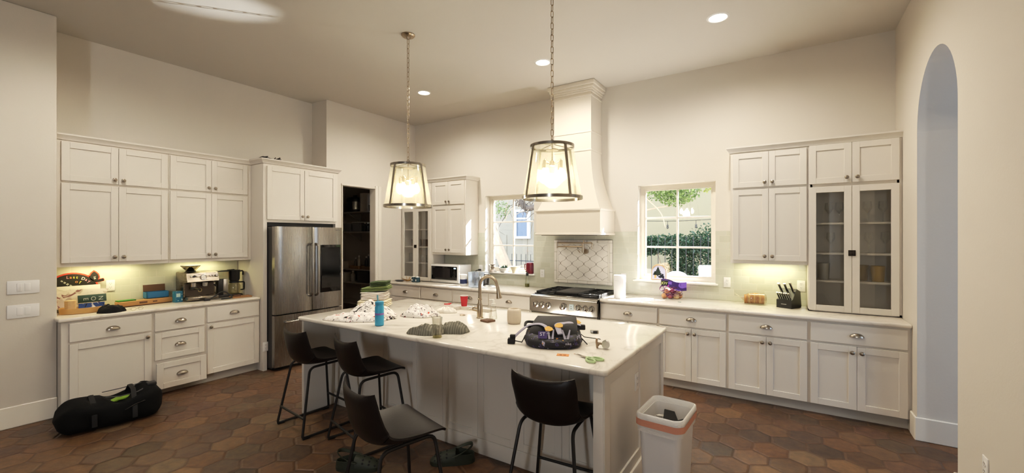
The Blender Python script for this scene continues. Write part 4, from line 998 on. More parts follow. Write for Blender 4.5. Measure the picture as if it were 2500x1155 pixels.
q = M(); q.surf(dufpt, 40, 36, True); q.v = [p for p in q.v]; q.build('bag_body', DUF, t, angle=180)
for x in (-.13, .13): M().tube([(x, -.205 , .05), (x, -.20, .15), (x, -.12, .235 + .05 * (x > 0)), (x, .02, .265 + .03 * (x > 0)), (x, .16, .20)], .02, 6, flat=.004, up=(0, -.5, 1)).build('carry_strap', mat('strap_webbing', '090909', .7), t)
q = M(); q.tube([(-.05, -.10, .255), (.04, -.13, .245), (.16, -.12, .25), (.24, -.06, .265)], .012, 6, flat=.003, up=(0, 0, 1)).tube([(-.05, .06, .262), (.08, .10, .255), (.22, .06, .28)], .012, 6, flat=.003, up=(0, 0, 1)); q.build('zipper', mat('zip_dark', '26262a', .35), t)
q = M(); q.box(-.03, .01, -.19, -.175, .10, .16, b=.004).tube([(.06, -.205, .135), (.13, -.2, .165), (.2, -.195, .18)], .006, 6); q.build('buckle', mat('dark_gloss', '1a1a1c', .2), t)
q = M(); q.box(.24, .31, -.06, .02, .262, .29, b=.008); q.build('end_tab', mat('dark_grey_tab', '222224', .4), t)
o = M().at((-5.10, 1.315, .155), rz=rad(92)).tube([(-.09, -.02, .02), (-.03, .0, .035), (.05, .0, .035), (.10, -.0, .03)], .028, 10, flat=.018, up=(0, 0, 1)).build('lime_pouch', mat('lime_green_fabric', '8fb83a', .5))
tag(o, 'lime green item showing through the opening of the black bag', 'pouch')
OLIVE = mat('olive_foam', '2b3022', .6, var=.12, bump=.15)
def clog(label, loc, rz):
    t = thing('clog', label, 'shoe', loc, rz, 'olive foam clogs'); t.scale = (1.13, 1.13, 1.13)
    def half(x): return .038 + .016 * sin(min(1, max(0, (x + .14) / .28)) * pi * .8 + .15) ** 1
    def outl(x): 
        u = (x + .145) / .29; return max(.004, .053 * (max(0, 1 - abs(2 * u - 1) ** 4.5)) ** .5 * (.80 + .26 * u))
    q = M(); rg = []
    for i in range(19):
        x = -.1449 + .2898 * i / 18; w = outl(x); rg.append([(x, -w, .0), (x, w, 0), (x, w * 1.03, .024), (x, -w * 1.03, .024)])
    q.rings(rg); q.build('sole', OLIVE, t)
    def up(u, v):
        x = -.02 + .160 * v; w = outl(x) * 1.0; a = pi * u; hgt = .083 - .048 * v ** 1.8; hgt = .024 + (hgt - .024) * (max(0, 1 - v ** 7)) ** .5
        return (x, w * cos(a), .022 + (hgt - .022) * sin(a) ** .75)
    q = M(); q.shell(up, 22, 16, .005); q.build('toe_cap', OLIVE, t, angle=70)
    q = M(); q.shell(lambda u, v: (-.02 - .122 * sin(pi * u) ** .6 * 1.0 if False else (-.015 - .127 * sin(pi * u) ** .75), outl(-.06) * 1.06 * cos(pi * u), .022 + .036 * v + .012 * v * (1 - sin(pi * u))), 24, 4, .005); q.build('heel_wall', OLIVE, t, angle=70)
    q = M(); q.tube([(-.0 - .13 * sin(pi * i / 20) ** .8 * 1, .056 * cos(pi * i / 20), .06 + .052 * sin(pi * i / 20)) for i in range(21)], .011, 8, flat=.004, up=(1, 0, 0)); q.build('heel_strap', OLIVE, t)
    q = M()
    for v in (.35, .6, .82):
        for u in (.16, .3, .5, .70, .84):
            if v > .8 and u in (.3, .7): continue
            p = Vector(up(u, v)); n_ = Vector((.25, cos(pi * u), sin(pi * u))).normalized(); q.X = Matrix.Translation(p + n_ * .0006) @ n_.to_track_quat('Z', 'Y').to_matrix().to_4x4(); q.lathe([(.0065, -.001), (.0065, .0006), (.001, .0006)], seg=10); q.X = None
    q.build('vent_holes', mat('hole_black', '0b0b0a', .8), t); return t
c1 = clog('olive green foam clog under the pulled-out stool', (-2.575, 1.955, 0), rad(34))
dup(c1, (-2.07, 2.385, 0), rad(219), 'olive green foam clog lying nearer the island base')
# ------------------------------------------------------------------ left alcove counter
WOODL = mat('light_bent_wood', 'c39a5f', .5, var=.2, scale=25)
t = thing('wooden_tray', 'oval light wood tray holding mail at the alcove corner', 'tray', (-5.84, 1.225, CT), R90)
q = M(); n = 48
def ov(a, b, z): return [(a * cos(2 * pi * j / n), b * sin(2 * pi * j / n), z) for j in range(n)]
q.rings([ov(.164, .115, 0), ov(.172, .122, .003), ov(.175, .125, .055), ov(.168, .118, .055), ov(.162, .112, .008)]); q.build('tray_body', WOODL, t)
q = M(); q.lathe([(.037, .009), (.041, .013), (.041, .125), (.038, .129), (.001, .129)], seg=24); tag(q.build('wood_candle', mat('cork_beige', 'd2b183', .8, var=.25, scale=60, bump=.3), loc=(-5.82, 1.125, CT)), 'beige cylindrical candle standing in the wooden tray', 'candle')
# apple sign leaning on the tile
t = thing('apple_sign', 'black apple-shaped chalk sign with red edge reading Last Day of', 'sign', (-6.035, 1.21, CT), R90)
def applepts(k=1.0):
    pts = []
    for i in range(40):
        a = 2 * pi * i / 40; r = .19; x, z = r * 1.06 * cos(a), r * sin(a)
        pts.append((x * k, z * k))
    return pts
q = M(); q.at((-.03, 0, .195)); q.prism(applepts(), -.004, .010, 'xz'); q.build('red_edge', mat('red_board', 'c4402f', .5), t)
BB = mat('chalk_black', '17120f', .8)
q = M(); q.at((-.03, 0, .195)); q.prism(applepts(.93), -.007, -.003, 'xz'); q.build('board', BB, t)
leafp = [(.0, -.07), (.045, -.045), (.06, .0), (.05, .05), (.02, .09), (.0, .105), (-.03, .07), (-.05, .02), (-.045, -.03)]
q = M(); q.at((.128, 0, .325)); q.prism([(x * .78, z * .72) for x, z in leafp], -.004, .008, 'xz'); q.at((.168, 0, .292), ry=rad(-10), sc=.62); q.prism([(-.07, -.03), (.06, -.025), (.068, 0), (.06, .025), (-.07, .02)], -.003, .008, 'xz'); q.build('leaf_edge', bpy.data.materials['red_board'], t)
q = M(); q.at((.128, 0, .325)); q.prism([(x * .62, z * .6) for x, z in leafp], -.007, -.003, 'xz'); q.at((.168, 0, .292), ry=rad(-10), sc=.62); q.prism([(-.09, -.023), (.055, -.02), (.062, 0), (.055, .02), (-.09, .014)], -.0066, -.003, 'xz'); q.build('leaf', BB, t)
LW = mat('letter_white', 'e8e4d8', .6); LP = mat('letter_pink', 'd990a0', .6); LY = mat('letter_yellow', 'd9cf55', .6); LO = mat('letter_orange', 'd98a50', .6)
for i, (ch, m_) in enumerate(zip('Last Day', (LP, LO, LY, LY, LW, LW, LP, LP))):
    if ch == ' ': continue
    x = -.065 + .0225 * i; text('lettering', ch, .038, m_, t, (x, -.0085, .338 - 3.2 * max(0, x + .03) ** 2), (pi / 2, rad(max(0, i - 2) * 6), 0))
for i, (ch, m_) in enumerate(zip('of', (LO, LY))): text('lettering', ch, .040, m_, t, (.0 + .024 * i, -.0085, .292 - .01 * i), (pi / 2, rad(20), 0))
text('lettering', '1st', .028, LW, t, (.134, -.0085, .322), (pi / 2, rad(75), 0))
q = M()
for i in range(9): q.at((-.105 + .021 * i, 0, .305 - .016 * i), ry=rad(40)); q.box(-.008, .008, -.0082, -.0072, -.006 - .003 * (i % 3), .006)
q.build('small_script', mat('letter_grey', 'a9a69a', .6), t)
# papers
PAPW = mat('paper_white', 'e9e0d0', .7); 
t = thing('envelope', 'cream envelope standing upright in front of the apple sign', 'envelope', (-5.975, 1.215, CT + .01), R90)
q = M(); q.at(rx=rad(-7)); q.box(-.195, .165, -.003, .0, .06, .245); q.build('sheet', PAPW, t)
q = M(); q.at(rx=rad(-7)); q.tube([(-.195, -.004, .24), (-.1, -.004, .20), (-.04, -.004, .185)], .0012, 4); q.build('flap_edge', mat('paper_shade', 'b9ad98', .7), t)
tag(M().at((-5.945, 1.24, CT + .01), rz=R90, rx=rad(-10)).prism([(-.21, .03), (.12, .03), (.20, .20), (-.09, .215), (-.20, .17)], -.002, .001, 'xz').build('magazine', m_print('magazine_print', 'd9cfc4', [('7f5a5c', .62, .66, .8), ('b9a9a0', .55, .62, 1.5)], 9)), 'pale magazine pages leaning in the wooden tray', 'magazine')
t = thing('book', 'dark green book on its side among the mail in the tray', 'book', (-5.895, 1.30, CT + .012), R90)
q = M(); q.at(rx=rad(-12)); q.box(-.105, .105, -.012, .0, .075, .15, b=.002); q.build('cover', mat('dark_green_cover', '1f3b2c', .5), t)
BK = mat('cover_letters', 'b5b8a8', .6)
for x, ch in ((-.06, 'E'), (-.005, 'O'), (.05, 'N')): text('lettering', ch, .055, BK, t, (x, .0115, .113), (rad(78), rad(90), 0))
for o in t.children: 
    if o.name.startswith('lettering'): o.location.y = -.0345
tag(M().at((-5.85, 1.275, CT + .014), rz=R90, rx=rad(-10)).prism([(-.09, .0), (.10, .0), (.105, .07), (-.085, .072)], -.003, 0, 'xz').build('photo_card', m_print('photo_print', 'd8d6cc', [('28457f', .5, .53, .5), ('17181c', .60, .64, .9)], 16)), 'small blue and white photo card in front of the green book', 'card')
tag(at_island(heap(.105, .075, .075, 6.1, fold=.4).build('knit_cap', mat('black_knit', '0b0a0a', .95, bump=.4), angle=180), -5.62, 1.37, rad(80)), 'crumpled black cap on the alcove counter beside the tray', 'hat')
t = thing('eyeglasses', 'thin metal eyeglasses lying at the counter edge by the black cap', 'glasses', (-5.56, 1.555, CT), rad(100))
q = M()
for x in (-.03, .03): q.tube([(x + .022 * cos(2 * pi * j / 18), .0, .016 + .014 * sin(2 * pi * j / 18)) for j in range(18)], .0022, 5, True)
q.tube([(-.008, 0, .018), (.008, 0, .018)], .002, 5); q.build('rims', CHROME, t)
for x in (-.052, .052): M().tube([(x, 0, .018), (x, .06, .012), (x * .8, .10, .004)], .0022, 5).build('temple', CHROME, t)
CARD = mat('brown_cardboard', 'a17a4c', .8, var=.15); CARDD = mat('cardboard_inside', '5b4030', .85)
t = thing('flat_carton', 'long flat brown cardboard box on the alcove counter', 'box', (-5.93, 1.725, CT), rad(96))
q = M(); q.box(-.24, .24, -.055, .055, .012, .058, b=.002); q.build('box_body', CARD, t); B('printed_mark', CARDD, (-.07, .0, -.0565, -.055, .025, .045), parent=t); B('printed_mark', CARDD, (.05, .09, -.0565, -.055, .028, .042), parent=t)
q = M(); q.box(-.23, .23, -.05, .05, 0, .012); q.build('lower_flap', CARDD, t)
tag(M().box(-.075, .075, -.04, .04, 0, .014, b=.003).build('notebook', mat('bright_green', '2f6f22', .5), loc=(-5.935, 1.565, CT + .058)), 'thin green notebook lying on the long cardboard box', 'notebook'); bpy.data.objects['notebook'].rotation_euler = (0, 0, rad(96))
BLUEC = m_print('blue_carton_print', '1f6690', [('9fc3d4', .70, .73, 1.0)], 18, .5)
t = thing('open_carton', 'blue carton with its brown lid flipped open against the tile', 'box', (-6.0, 1.845, CT), R90)
q = M(); w_, d_, z0, z1 = .10, .055, .062, .13
q.box(-w_, w_, -d_, -d_ + .003, z0, z1).box(-w_, w_, d_ - .003, d_, z0, z1).box(-w_, -w_ + .003, -d_, d_, z0, z1).box(w_ - .003, w_, -d_, d_, z0, z1).box(-w_, w_, -d_, d_, z0, z0 + .003); q.build('box_body', BLUEC, t)
B('base_carton', CARD, (-.09, .09, .012, .055, 0, .06), parent=t)
q = M(); q.at((0, d_ - .003, z1), rx=rad(-8)); q.box(-w_, w_, -.003, 0, 0, .075); q.build('lid', CARDD, t)
t = thing('small_carton', 'small blue printed carton standing left of the espresso machine', 'box', (-5.86, 2.00, CT), rad(100))
q = M(); q.box(-.038, .038, -.03, .03, 0, .125, b=.002); q.build('box_body', m_print('blue_carton_print2', '1d617c', [('c9d8d0', .66, .69, 1.4), ('c0a04a', .72, .74, .9)], 26, .5), t); q = M(); q.box(-.03, .012, -.0312, -.03, .06, .10); q.build('pale_label', mat('label_pale', 'b7cfc4', .6), t)
# espresso machine
EST = m_steel('espresso_steel', '9d9284', (2, 2, 60), .26)
t = thing('espresso_machine', 'stainless espresso machine with bean hopper on the alcove counter', 'coffee machine', (-5.755, 2.215, CT), rad(92))
B('body', EST, (-.165, .165, .09, .29, .05, .335), parent=t, b=.012)
q = M(); q.prism([(-.01, .225), (.02, .325), (.10, .335), (.10, .20), (.06, .20)], -.165, .165, 'yz'); q.build('control_panel', EST, t)
q = M(); q.box(-.16, .16, -.015, .10, .012, .05, b=.008).box(-.15, .15, .0, .09, .05, .056); q.build('drip_tray', EST, t)
B('back_panel', mat('espresso_dark', '54493f', .4, .7), (-.15, .15, .085, .092, .06, .21), parent=t)
def onp(x, v, r, d, m_, nm):
    p = Vector((x, -.01 + .03 * v, .225 + .1 * v)); n_ = Vector((0, -.96, .29)).normalized(); q = M(); q.X = Matrix.Translation(p) @ n_.to_track_quat('Z', 'Y').to_matrix().to_4x4(); q.lathe([(r, -.002), (r, d), (r * .8, d + .002), (.001, d + .002)], seg=18); return q.build(nm, m_, t)
onp(.0, .48, .033, .012, CHROME, 'pressure_gauge'); onp(.0, .48, .026, .0125, mat('gauge_face', 'e8e2d4', .4), 'gauge_face')
for x in (-.12, -.058, .075, .105): onp(x, .62, .011, .008, CHROME, 'button')
onp(.142, .6, .016, .016, CHROME, 'dial'); onp(-.09, .6, .014, .012, BLACK, 'grind_dial')
q = M(); q.cyl((-.08, .05, .165), .028, .045, 18).cyl((.035, .05, .165), .034, .045, 20); q.build('group_head', CHROME, t)
q = M(); q.cyl((-.08, .05, .135), .03, .03, 18); q.tube([(-.08, .03, .15), (-.06, -.05, .14)], .012, 8); q.build('portafilter', BLACK, t)
q = M(); q.tube(fillet([(.12, .04, .21), (.135, .01, .15), (.13, .015, .07)], .02), .0045, 8); q.build('steam_wand', CHROME, t)
q = M(); q.tube([(.125, .03, .175), (.135, -.005, .16)], .009, 8); q.build('steam_grip', BLACK, t)
q = M(); q.lathe([(.035, .335), (.045, .345), (.095, .40), (.095, .406)], (-.06, .17, 0), 24, cap0=False, cap1=False); q.build('hopper', m_glass('smoky_hopper', (.55, .5, .45, 1), .08, .05), t)
q = M(); q.lathe([(.05, .333), (.052, .343), (.04, .355), (.015, .39)], (-.06, .17, 0), 20); q.lathe([(.098, .402), (.098, .41), (.03, .414), (.001, .414)], (-.06, .17, 0), 24); q.build('hopper_lid', BLACK, t)
q = M(); q.tube([(.018 * cos(2 * pi * j / 20), -.0005 + .084, .118 + .022 * sin(2 * pi * j / 20)) for j in range(20)], .003, 5, True); q.build('round_emblem', mat('emblem_gold', 'c9b37c', .4, .6), t)
# drip coffee maker
t = thing('coffee_maker', 'black and silver drip coffee maker beside the fridge panel', 'coffee machine', (-5.90, 2.53, CT), rad(88))
B('base', BLACK, (-.13, .15, -.075, .075, 0, .03), parent=t, b=.008)
B('column', m_steel('silver_column', 'b9b5ae', (60, 60, 1), .3), (-.06, -.005, -.045, .05, .03, .225), parent=t, b=.004); B('dark_side', BLACK, (-.115, -.06, -.04, .05, .03, .225), parent=t, b=.004)
B('water_tank', m_glass('tank_clear', (.80, .80, .76, 1), .08, .03), (-.115, .0, -.045, .05, .226, .315), parent=t); B('tank_lid', BLACK, (-.125, .01, -.05, .055, .315, .33), parent=t, b=.006)
q = M(); q.lathe([(.05, .19), (.06, .215), (.062, .31), (.066, .318), (.066, .328), (.001, .33)], (.08, 0, 0), 24); q.tube([(.0, 0, .322), (.08, 0, .325)], .014, 8); q.build('brew_basket', BLACK, t); q = M(); q.tube(fillet([(.135, -.01, .31), (.178, -.01, .315), (.175, -.01, .26)], .02), .009, 8); q.build('basket_handle', BLACK, t)
q = M(); q.lathe([(.055, .032), (.066, .05), (.067, .13), (.05, .165), (.048, .175)], (.08, 0, 0), 24, cap1=False); q.build('carafe', m_glass('carafe_glass', (.82, .78, .68, 1), .1), t)
q = M(); q.lathe([(.055, .168), (.055, .185), (.001, .186)], (.08, 0, 0), 24); q.tube(fillet([(.125, -.01, .172), (.19, -.01, .17), (.188, -.01, .075), (.15, -.01, .072)], .012), .009, 8); q.build('carafe_handle', BLACK, t)
t = thing('cutting_board', 'small wooden board with bread crumbs at the alcove counter end', 'cutting board', (-5.69, 2.59, CT), rad(80)); B('board', mat('board_wood', 'a3764a', .55, var=.25, scale=20), (-.11, .11, -.07, .07, 0, .016), parent=t, b=.006)
q = M(); q.box(-.08, .0, -.045, .03, .016, .034, b=.01); q.build('brown_block', mat('dark_fudge', '59371f', .7), t)
t = thing('power_cord', 'black tongs-like looped cord lying before the coffee maker', 'cord', (-5.66, 2.33, CT), rad(85))
q = M(); q.tube([tuple(catmull([(-.10, .0, .012), (-.04, .01, .04), (.03, .02, .085), (.09, .03, .08), (.14, .02, .03), (.13, -.02, .012), (.02, -.04, .012)], i / 40)) for i in range(41)], .008, 8); q.build('loop', BLACK, t); q = M(); q.box(-.14, -.08, -.014, .02, 0, .03, b=.006); q.build('end_grip', BLACK, t)
# dark branches on top of the fridge cabinet
t = thing('antler_branch', 'dark twig decoration lying on top of the fridge cabinet', 'decoration', (-5.56, 2.86, 2.635), R90); DK = mat('dark_twig', '2a241f', .8)
q = M(); q.tube([tuple(catmull([(-.12, 0, .006), (-.07, .0, .035), (.0, .01, .03), (.08, 0, .02), (.14, -.02, .05)], i / 20)) for i in range(21)], .009, 7); q.build('stem', DK, t)
for a, b in (((-.06, 0, .034), (-.02, -.03, .045)), ((.07, 0, .022), (.11, .04, .055)), ((.1, 0, .03), (.16, .0, .03))): M().tube([a, b], .006, 6).build('twig', DK, t)

# ------------------------------------------------------------------ counter left of the range
tag(M().lathe([(.001, .004), (.07, .004), (.095, .016), (.10, .02), (.095, .022), (.06, .012), (.001, .010)], (0, 0, 0), 28, 1, .6).build('spoon_rest', mat('dark_ceramic', '25272c', .3), loc=(-5.50, 4.985, CT)), 'flat dark spoon rest at the corner end of the back counter', 'dish')
TEAL = mat('dark_teal_glaze', '1e3a42', .3)
def mug(label, x, y):
    t = thing('teal_mug', label, 'mug', (x, y, CT), group='small teal mugs'); q = M(); q.lathe([(.028, 0), (.04, .006), (.042, .05), (.036, .082), (.032, .082), (.036, .05), (.03, .01), (.001, .008)], seg=24); q.build('cup', TEAL, t); q = M(); q.box(-.012, .012, -.0435, -.041, .022, .05); q.build('paper_label', WC, t); q = M(); q.ball((0, 0, .082), .03, 12, 6, sz=.5); q.build('cotton_top', mat('cotton_white', 'ece8e0', .9), t)
mug('small teal pot with white label, left of the pair by the hutch', -5.235, 5.06); mug('small teal pot with white label, right of the pair nearer the microwave', -5.14, 5.05)
t = thing('dried_flowers', 'small bunch of dried brown twigs beside the teal pots', 'dried flowers', (-5.37, 5.05, CT)); TW = mat('straw_twig', 'a07a45', .9); random.seed(4)
for i in range(12): M().tube([(.02 * random.uniform(-1, 1), .02 * random.uniform(-1, 1), .005), (random.uniform(-.11, .08), random.uniform(-.05, .05), random.uniform(.02, .085))], .004, 5).build('twig', TW, t)
# microwave
t = thing('microwave', 'white countertop microwave with black door under the wall cabinet', 'microwave', (-4.675, 5.19, CT))
q = M(); q.box(-.30, .30, .02, .32, .012, .30, b=.01); q.box(-.28, .28, .03, .30, 0, .014); q.build('case', WPLAST, t)
B('front_frame', WPLAST, (-.30, .30, .0, .025, .012, .30), parent=t, b=.006); d_ = B('door', GLOSSB, (-.285, .165, -.006, .004, .055, .272), parent=t, b=.003)
B('window', mat('window_dark', '1a1819', .15), (-.245, .125, -.0075, -.005, .085, .245), parent=d_)
c_ = B('control_panel', GLOSSB, (.168, .265, -.006, .004, .055, .272), parent=t, b=.003); B('display', m_emit('display_glow', (.75, .9, 1, 1), 1.2), (.20, .245, -.0075, -.0055, .235, .255), parent=c_)
q = M()
for i in range(5):
    for j in range(3): q.box(.185 + j * .025, .20 + j * .025, -.0072, -.0055, .08 + i * .026, .086 + i * .026)
q.build('keypad', mat('key_grey', '2e2e30', .5), c_)
t = thing('supplement_tub', 'white tub with a navy label between microwave and toaster', 'jar', (-4.205, 5.10, CT))
q = M(); q.lathe([(.05, 0), (.054, .005), (.054, .12), (.05, .125)], seg=28); q.build('tub', WPLAST, t); q = M(); q.lathe([(.0548, .03), (.0548, .098)], seg=28, cap0=False, cap1=False); q.build('label_band', mat('navy_label', '1e2a52', .4), t); q = M(); q.lathe([(.055, .125), (.056, .13), (.056, .162), (.05, .168), (.001, .168)], seg=28); q.build('lid', WPLAST, t)
t = thing('toaster', 'dark metal long-slot toaster behind the clear bin', 'toaster', (-4.06, 5.28, CT)); 
q = M(); q.box(-.15, .17, -.075, .085, .012, .205, b=.03, seg=4); q.box(-.14, .16, -.06, .07, 0, .014); q.build('shell', mat('gunmetal', '4c4946', .3, .85), t); q = M(); q.box(-.12, .14, -.03, -.008, .2045, .206).box(-.12, .14, .015, .037, .2045, .206); q.build('slots', BLACK, t); q = M(); q.box(-.165, -.148, -.02, .02, .11, .13, b=.005); q.build('lever', BLACK, t)
t = thing('plug_cord', 'black plug and cord running from the outlet behind the toaster', 'cord', (-4.20, 5.53, 1.13)); q = M(); q.box(-.014, .014, -.045, -.0, -.014, .014, b=.004); q.build('plug', BLACK, t); q = M(); q.tube([tuple(catmull([(0, -.03, 0), (-.03, -.07, -.01), (-.09, -.10, -.06), (-.12, -.13, -.13), (-.06, -.17, -.19)], i / 24)) for i in range(25)], .006, 7); q.build('cord', BLACK, t)
t = thing('clear_bin', 'clear plastic storage bin standing before the toaster', 'container', (-3.90, 5.02, CT)); CB = m_glass('clear_bin_plastic', (.95, .97, .99, 1), .14, .05, .08, 'dfeaf6')
q = M(); q.rings([[(x * k + dx, y * k, z) for x, y in rrect(.095, .085, .02)] for k, z, dx in ((.86, 0, 0), (.9, .006, 0), (1, .215, 0), (1.04, .22, 0), (1.04, .226, 0), (.97, .222, 0), (.88, .01, 0))]); q.build('bin_wall', CB, t)
t = thing('paper_towel_holder', 'empty upright chrome paper towel holder left of the window sill', 'paper towel holder', (-3.80, 5.22, CT)); q = M(); q.lathe([(.075, 0), (.08, .004), (.08, .014), (.07, .018), (.001, .02)], seg=32); q.build('base', STEEL, t); q = M(); q.cyl((0, 0, .018), .0085, .29, 12); q.ball((0, 0, .315), .012, 10, 8, sz=1.6); q.build('rod', STEEL, t)
t = thing('oil_bottle', 'clear oil bottle with dark stopper and a little oil by the range', 'bottle', (-3.275, 5.46, CT)); q = M(); q.lathe([(.03, 0), (.034, .004), (.035, .05), (.026, .12), (.017, .155), (.017, .17)], seg=20, cap1=False); q.build('bottle_glass', m_glass('oil_glass', (.93, .95, .88, 1), .1), t); q = M(); q.lathe([(.028, .004), (.0325, .008), (.0335, .05), (.001, .051)], seg=20); q.build('oil', mat('olive_oil', '6e6a1c', .15), t); q = M(); q.lathe([(.02, .168), (.021, .205), (.012, .208), (.008, .222), (.001, .224)], seg=16); q.tube([(0, 0, .215), (-.022, -.01, .238)], .006, 7); q.build('stopper', mat('dark_stopper', '2b2b26', .4), t)
# left sill
SZ = 1.105
t = thing('candlestick', 'turned gray wooden candlestick at the left end of the sill', 'candlestick', (-3.985, 5.565, SZ)); q = M(); q.lathe([(.065, 0), (.066, .008), (.05, .02), (.028, .035), (.022, .05), (.03, .062), (.034, .075), (.022, .088), (.020, .10), (.045, .112), (.048, .12), (.001, .121)], seg=24); q.build('turned_stem', mat('weathered_wood', '8f8273', .7, var=.25, scale=30), t); q = M(); q.lathe([(.007, .12), (.001, .135)], seg=8); q.build('spike', BLACK, t)
t = thing('succulent_pot', 'white speckled bowl with a dark green succulent on the sill', 'potted plant', (-3.765, 5.565, SZ)); q = M(); q.lathe([(.04, 0), (.062, .012), (.078, .045), (.08, .072), (.074, .072), (.07, .05), (.001, .045)], seg=28); q.build('bowl', mat('speckled_ceramic', 'd8d4cc', .6, var=.2, scale=80), t)
q = M(); random.seed(2)
for i in range(46):
    a = random.uniform(0, 2 * pi); e = random.uniform(.15, 1.35); l = random.uniform(.045, .075); c_ = Vector((random.uniform(-.04, .04), random.uniform(-.04, .04), .06)); d = Vector((cos(a) * cos(e), sin(a) * cos(e), sin(e))); sd = d.cross(Vector((0, 0, 1))).normalized() * .011
    q.add([c_ - sd * .5, c_ + sd * .5, c_ + d * l * .6 + sd, c_ + d * l, c_ + d * l * .6 - sd], [(0, 1, 2, 3, 4)])
q.build('rosette', mat('succulent_green', '35503a', .5, var=.4), t)
t = thing('cream_bowl', 'cream flared footed bowl in the middle of the left sill', 'bowl', (-3.555, 5.56, SZ)); q = M(); q.lathe([(.045, 0), (.046, .02), (.05, .03), (.085, .095), (.09, .10), (.083, .098), (.045, .035), (.001, .03)], seg=32); q.build('bowl_body', mat('cream_glaze', 'e6d8b8', .35), t)
t = thing('red_bottle', 'dark red glossy jug at the right end of the left sill', 'bottle', (-3.29, 5.56, SZ)); q = M(); q.lathe([(.055, 0), (.06, .005), (.062, .03), (.062, .14), (.055, .165), (.03, .178), (.001, .18)], seg=24, sx=1.05, sy=.8); q.build('jug_body', m_print('wine_red_glaze', '6d1f2b', [('b86a75', .70, .73, 1.2)], 24, .2), t); q = M(); q.tube(fillet([(-.05, 0, .15), (-.09, 0, .14), (-.085, 0, .06), (-.055, 0, .05)], .02), .007, 7); q.build('handle', bpy.data.materials['wine_red_glaze'], t)

# ------------------------------------------------------------------ right counter and sill
t = thing('paper_towel_roll', 'white paper towel roll standing right of the range', 'paper towels', (-1.725, 5.07, CT)); q = M(); q.lathe([(.068, 0), (.07, .003), (.0705, .275), (.068, .28), (.022, .28), (.02, .24), (.001, .24)], seg=40); q.build('roll', mat('tissue_white', 'f2f0ee', .9, bump=.25, scale=40), t); q = M(); q.shell(lambda u, v: ((.0715 + .006 * u ** 3) * cos(rad(250 + 75 * u)), (.0715 + .006 * u ** 3) * sin(rad(250 + 75 * u)), .002 + .275 * v), 12, 2, .0008); o = q.build('loose_sheet', bpy.data.materials['tissue_white'], t)
q = M(); q.tube([(.06 * cos(a), .06 * sin(a) - .0115, .215) for a in [rad(230 + 10 * i) for i in range(9)]], .0012, 4); q.build('perforation', mat('tissue_shade', 'b9b7b4', .9), t)
# bag of onions
t = thing('onion_bag', 'mesh bag of onions with a purple printed header on the right counter', 'bag of onions', (-1.175, 5.36, CT), rad(10)); random.seed(11)
ON = [mat('onion_skin', 'c08a5e', .4, var=.35, scale=30), mat('onion_skin_red', '8f4a4f', .4, var=.35, scale=30), mat('onion_skin_pale', 'd9b98a', .4, var=.3, scale=30)]
for i, (x, y, z, r) in enumerate([(-.085, -.03, .037, .037), (-.02, -.045, .036, .036), (.045, -.035, .036, .036), (.08, .02, .034, .034), (0, .03, .036, .036), (-.06, .03, .095, .037), (-.055, -.02, .09, .036), (.01, -.01, .095, .038), (.065, 0, .095, .034)]):
    q = M(); q.ball((x, y, z), r, 14, 10, sz=.93, jit=.1, seed=i); q.build('onion', ON[i % 3], t)
NETM = mat('purple_net', '5e2d52', .6)
for k in range(7):
    q = M(); q.tube([(.115 * cos(a) * (1 - .04 * k), .075 * sin(a), .042 + .017 * k + .012 * sin(2 * a + k) + .022 * cos(a)) for a in [2 * pi * j / 30 for j in range(30)]], .0032, 5, True); q.build('net_strand', NETM, t)
q = M(); q.tube([(-.11 + .026 * cos(2 * pi * j / 14), -.06, .125 + .03 * sin(2 * pi * j / 14)) for j in range(14)], .006, 6, True); q.build('net_loop', NETM, t)
q = M(); q.shell(lambda u, v: (-.125 + .285 * u, -.05 - .02 * sin(pi * u) + .02 * v, .145 + .085 * v - .055 * (u - .2) * (1 - v * .4) + .012 * sin(7 * u)), 20, 6, .004)
q.build('header_card', m_print('purple_film_print', '3d2768', [('7d5fc0', .52, .58, .6), ('c238b8', .66, .70, .8), ('d9cfe6', .72, .75, 1.2)], 15, .3), t)
B('black_label', BLACK, (-.125, -.045, -.073, -.069, .165, .222), parent=t); text('lettering', 'JOY', .042, mat('lime_white_letters', 'e6ee8f', .5), t, (-.086, -.0745, .19), (pi / 2, rad(6), 0))
tag(M().box(-.018, .018, -.008, .008, 0, .003).build('green_chip', mat('dark_green_plastic', '1f5a48', .4), loc=(-1.045, 5.13, CT)), 'tiny dark green strip of plastic on the right counter', 'plastic strip')
# bread
t = thing('bread_bag', 'sliced loaf in a clear twisted plastic bag on the right counter', 'bread', (-.32, 5.40, CT), rad(8)); BRD = mat('bread_crust', 'b9834c', .8, var=.3, scale=18, bump=.3)
for i in range(11):
    x = -.085 + .0175 * i; k = 1 - .18 * abs(i - 5.5) / 5.5; q = M(); q.rings([[(xx, .055 * k * c * (1.1 if s > 0 else 1), .062 * k + .006 + .06 * k * s) for c, s in [(cos(2 * pi * j / 20), sin(2 * pi * j / 20)) for j in range(20)]] for xx in (x - .007, x - .002, x + .004, x + .008)]); q.build('bread_slice', [BRD, mat('bread_crumb', 'd0a468', .85, var=.2)][i % 3 == 2], t)
q = M(); rg = []
for i in range(15):
    u = i / 14; x = -.185 + .305 * u; k = .10 + .9 * min(1, max(0, (u - .22) * 4.5)) ** .7; k *= (1 - max(0, u - .93) * 5); rg.append([(x, .062 * k * cos(2 * pi * j / 20) * (1 + .08 * noise.noise(Vector((x * 30, j, 0)))), .064 + (.05 if u < .2 else 0) * (1 - u / .22) + .063 * k * sin(2 * pi * j / 20) * (1 + .08 * noise.noise(Vector((x * 30, j, 4))))) for j in range(20)])
q.rings(rg); q.build('plastic_bag', m_glass('bag_film', (.98, .96, .92, 1), .10, .12, .12, 'efe0c4'), t)
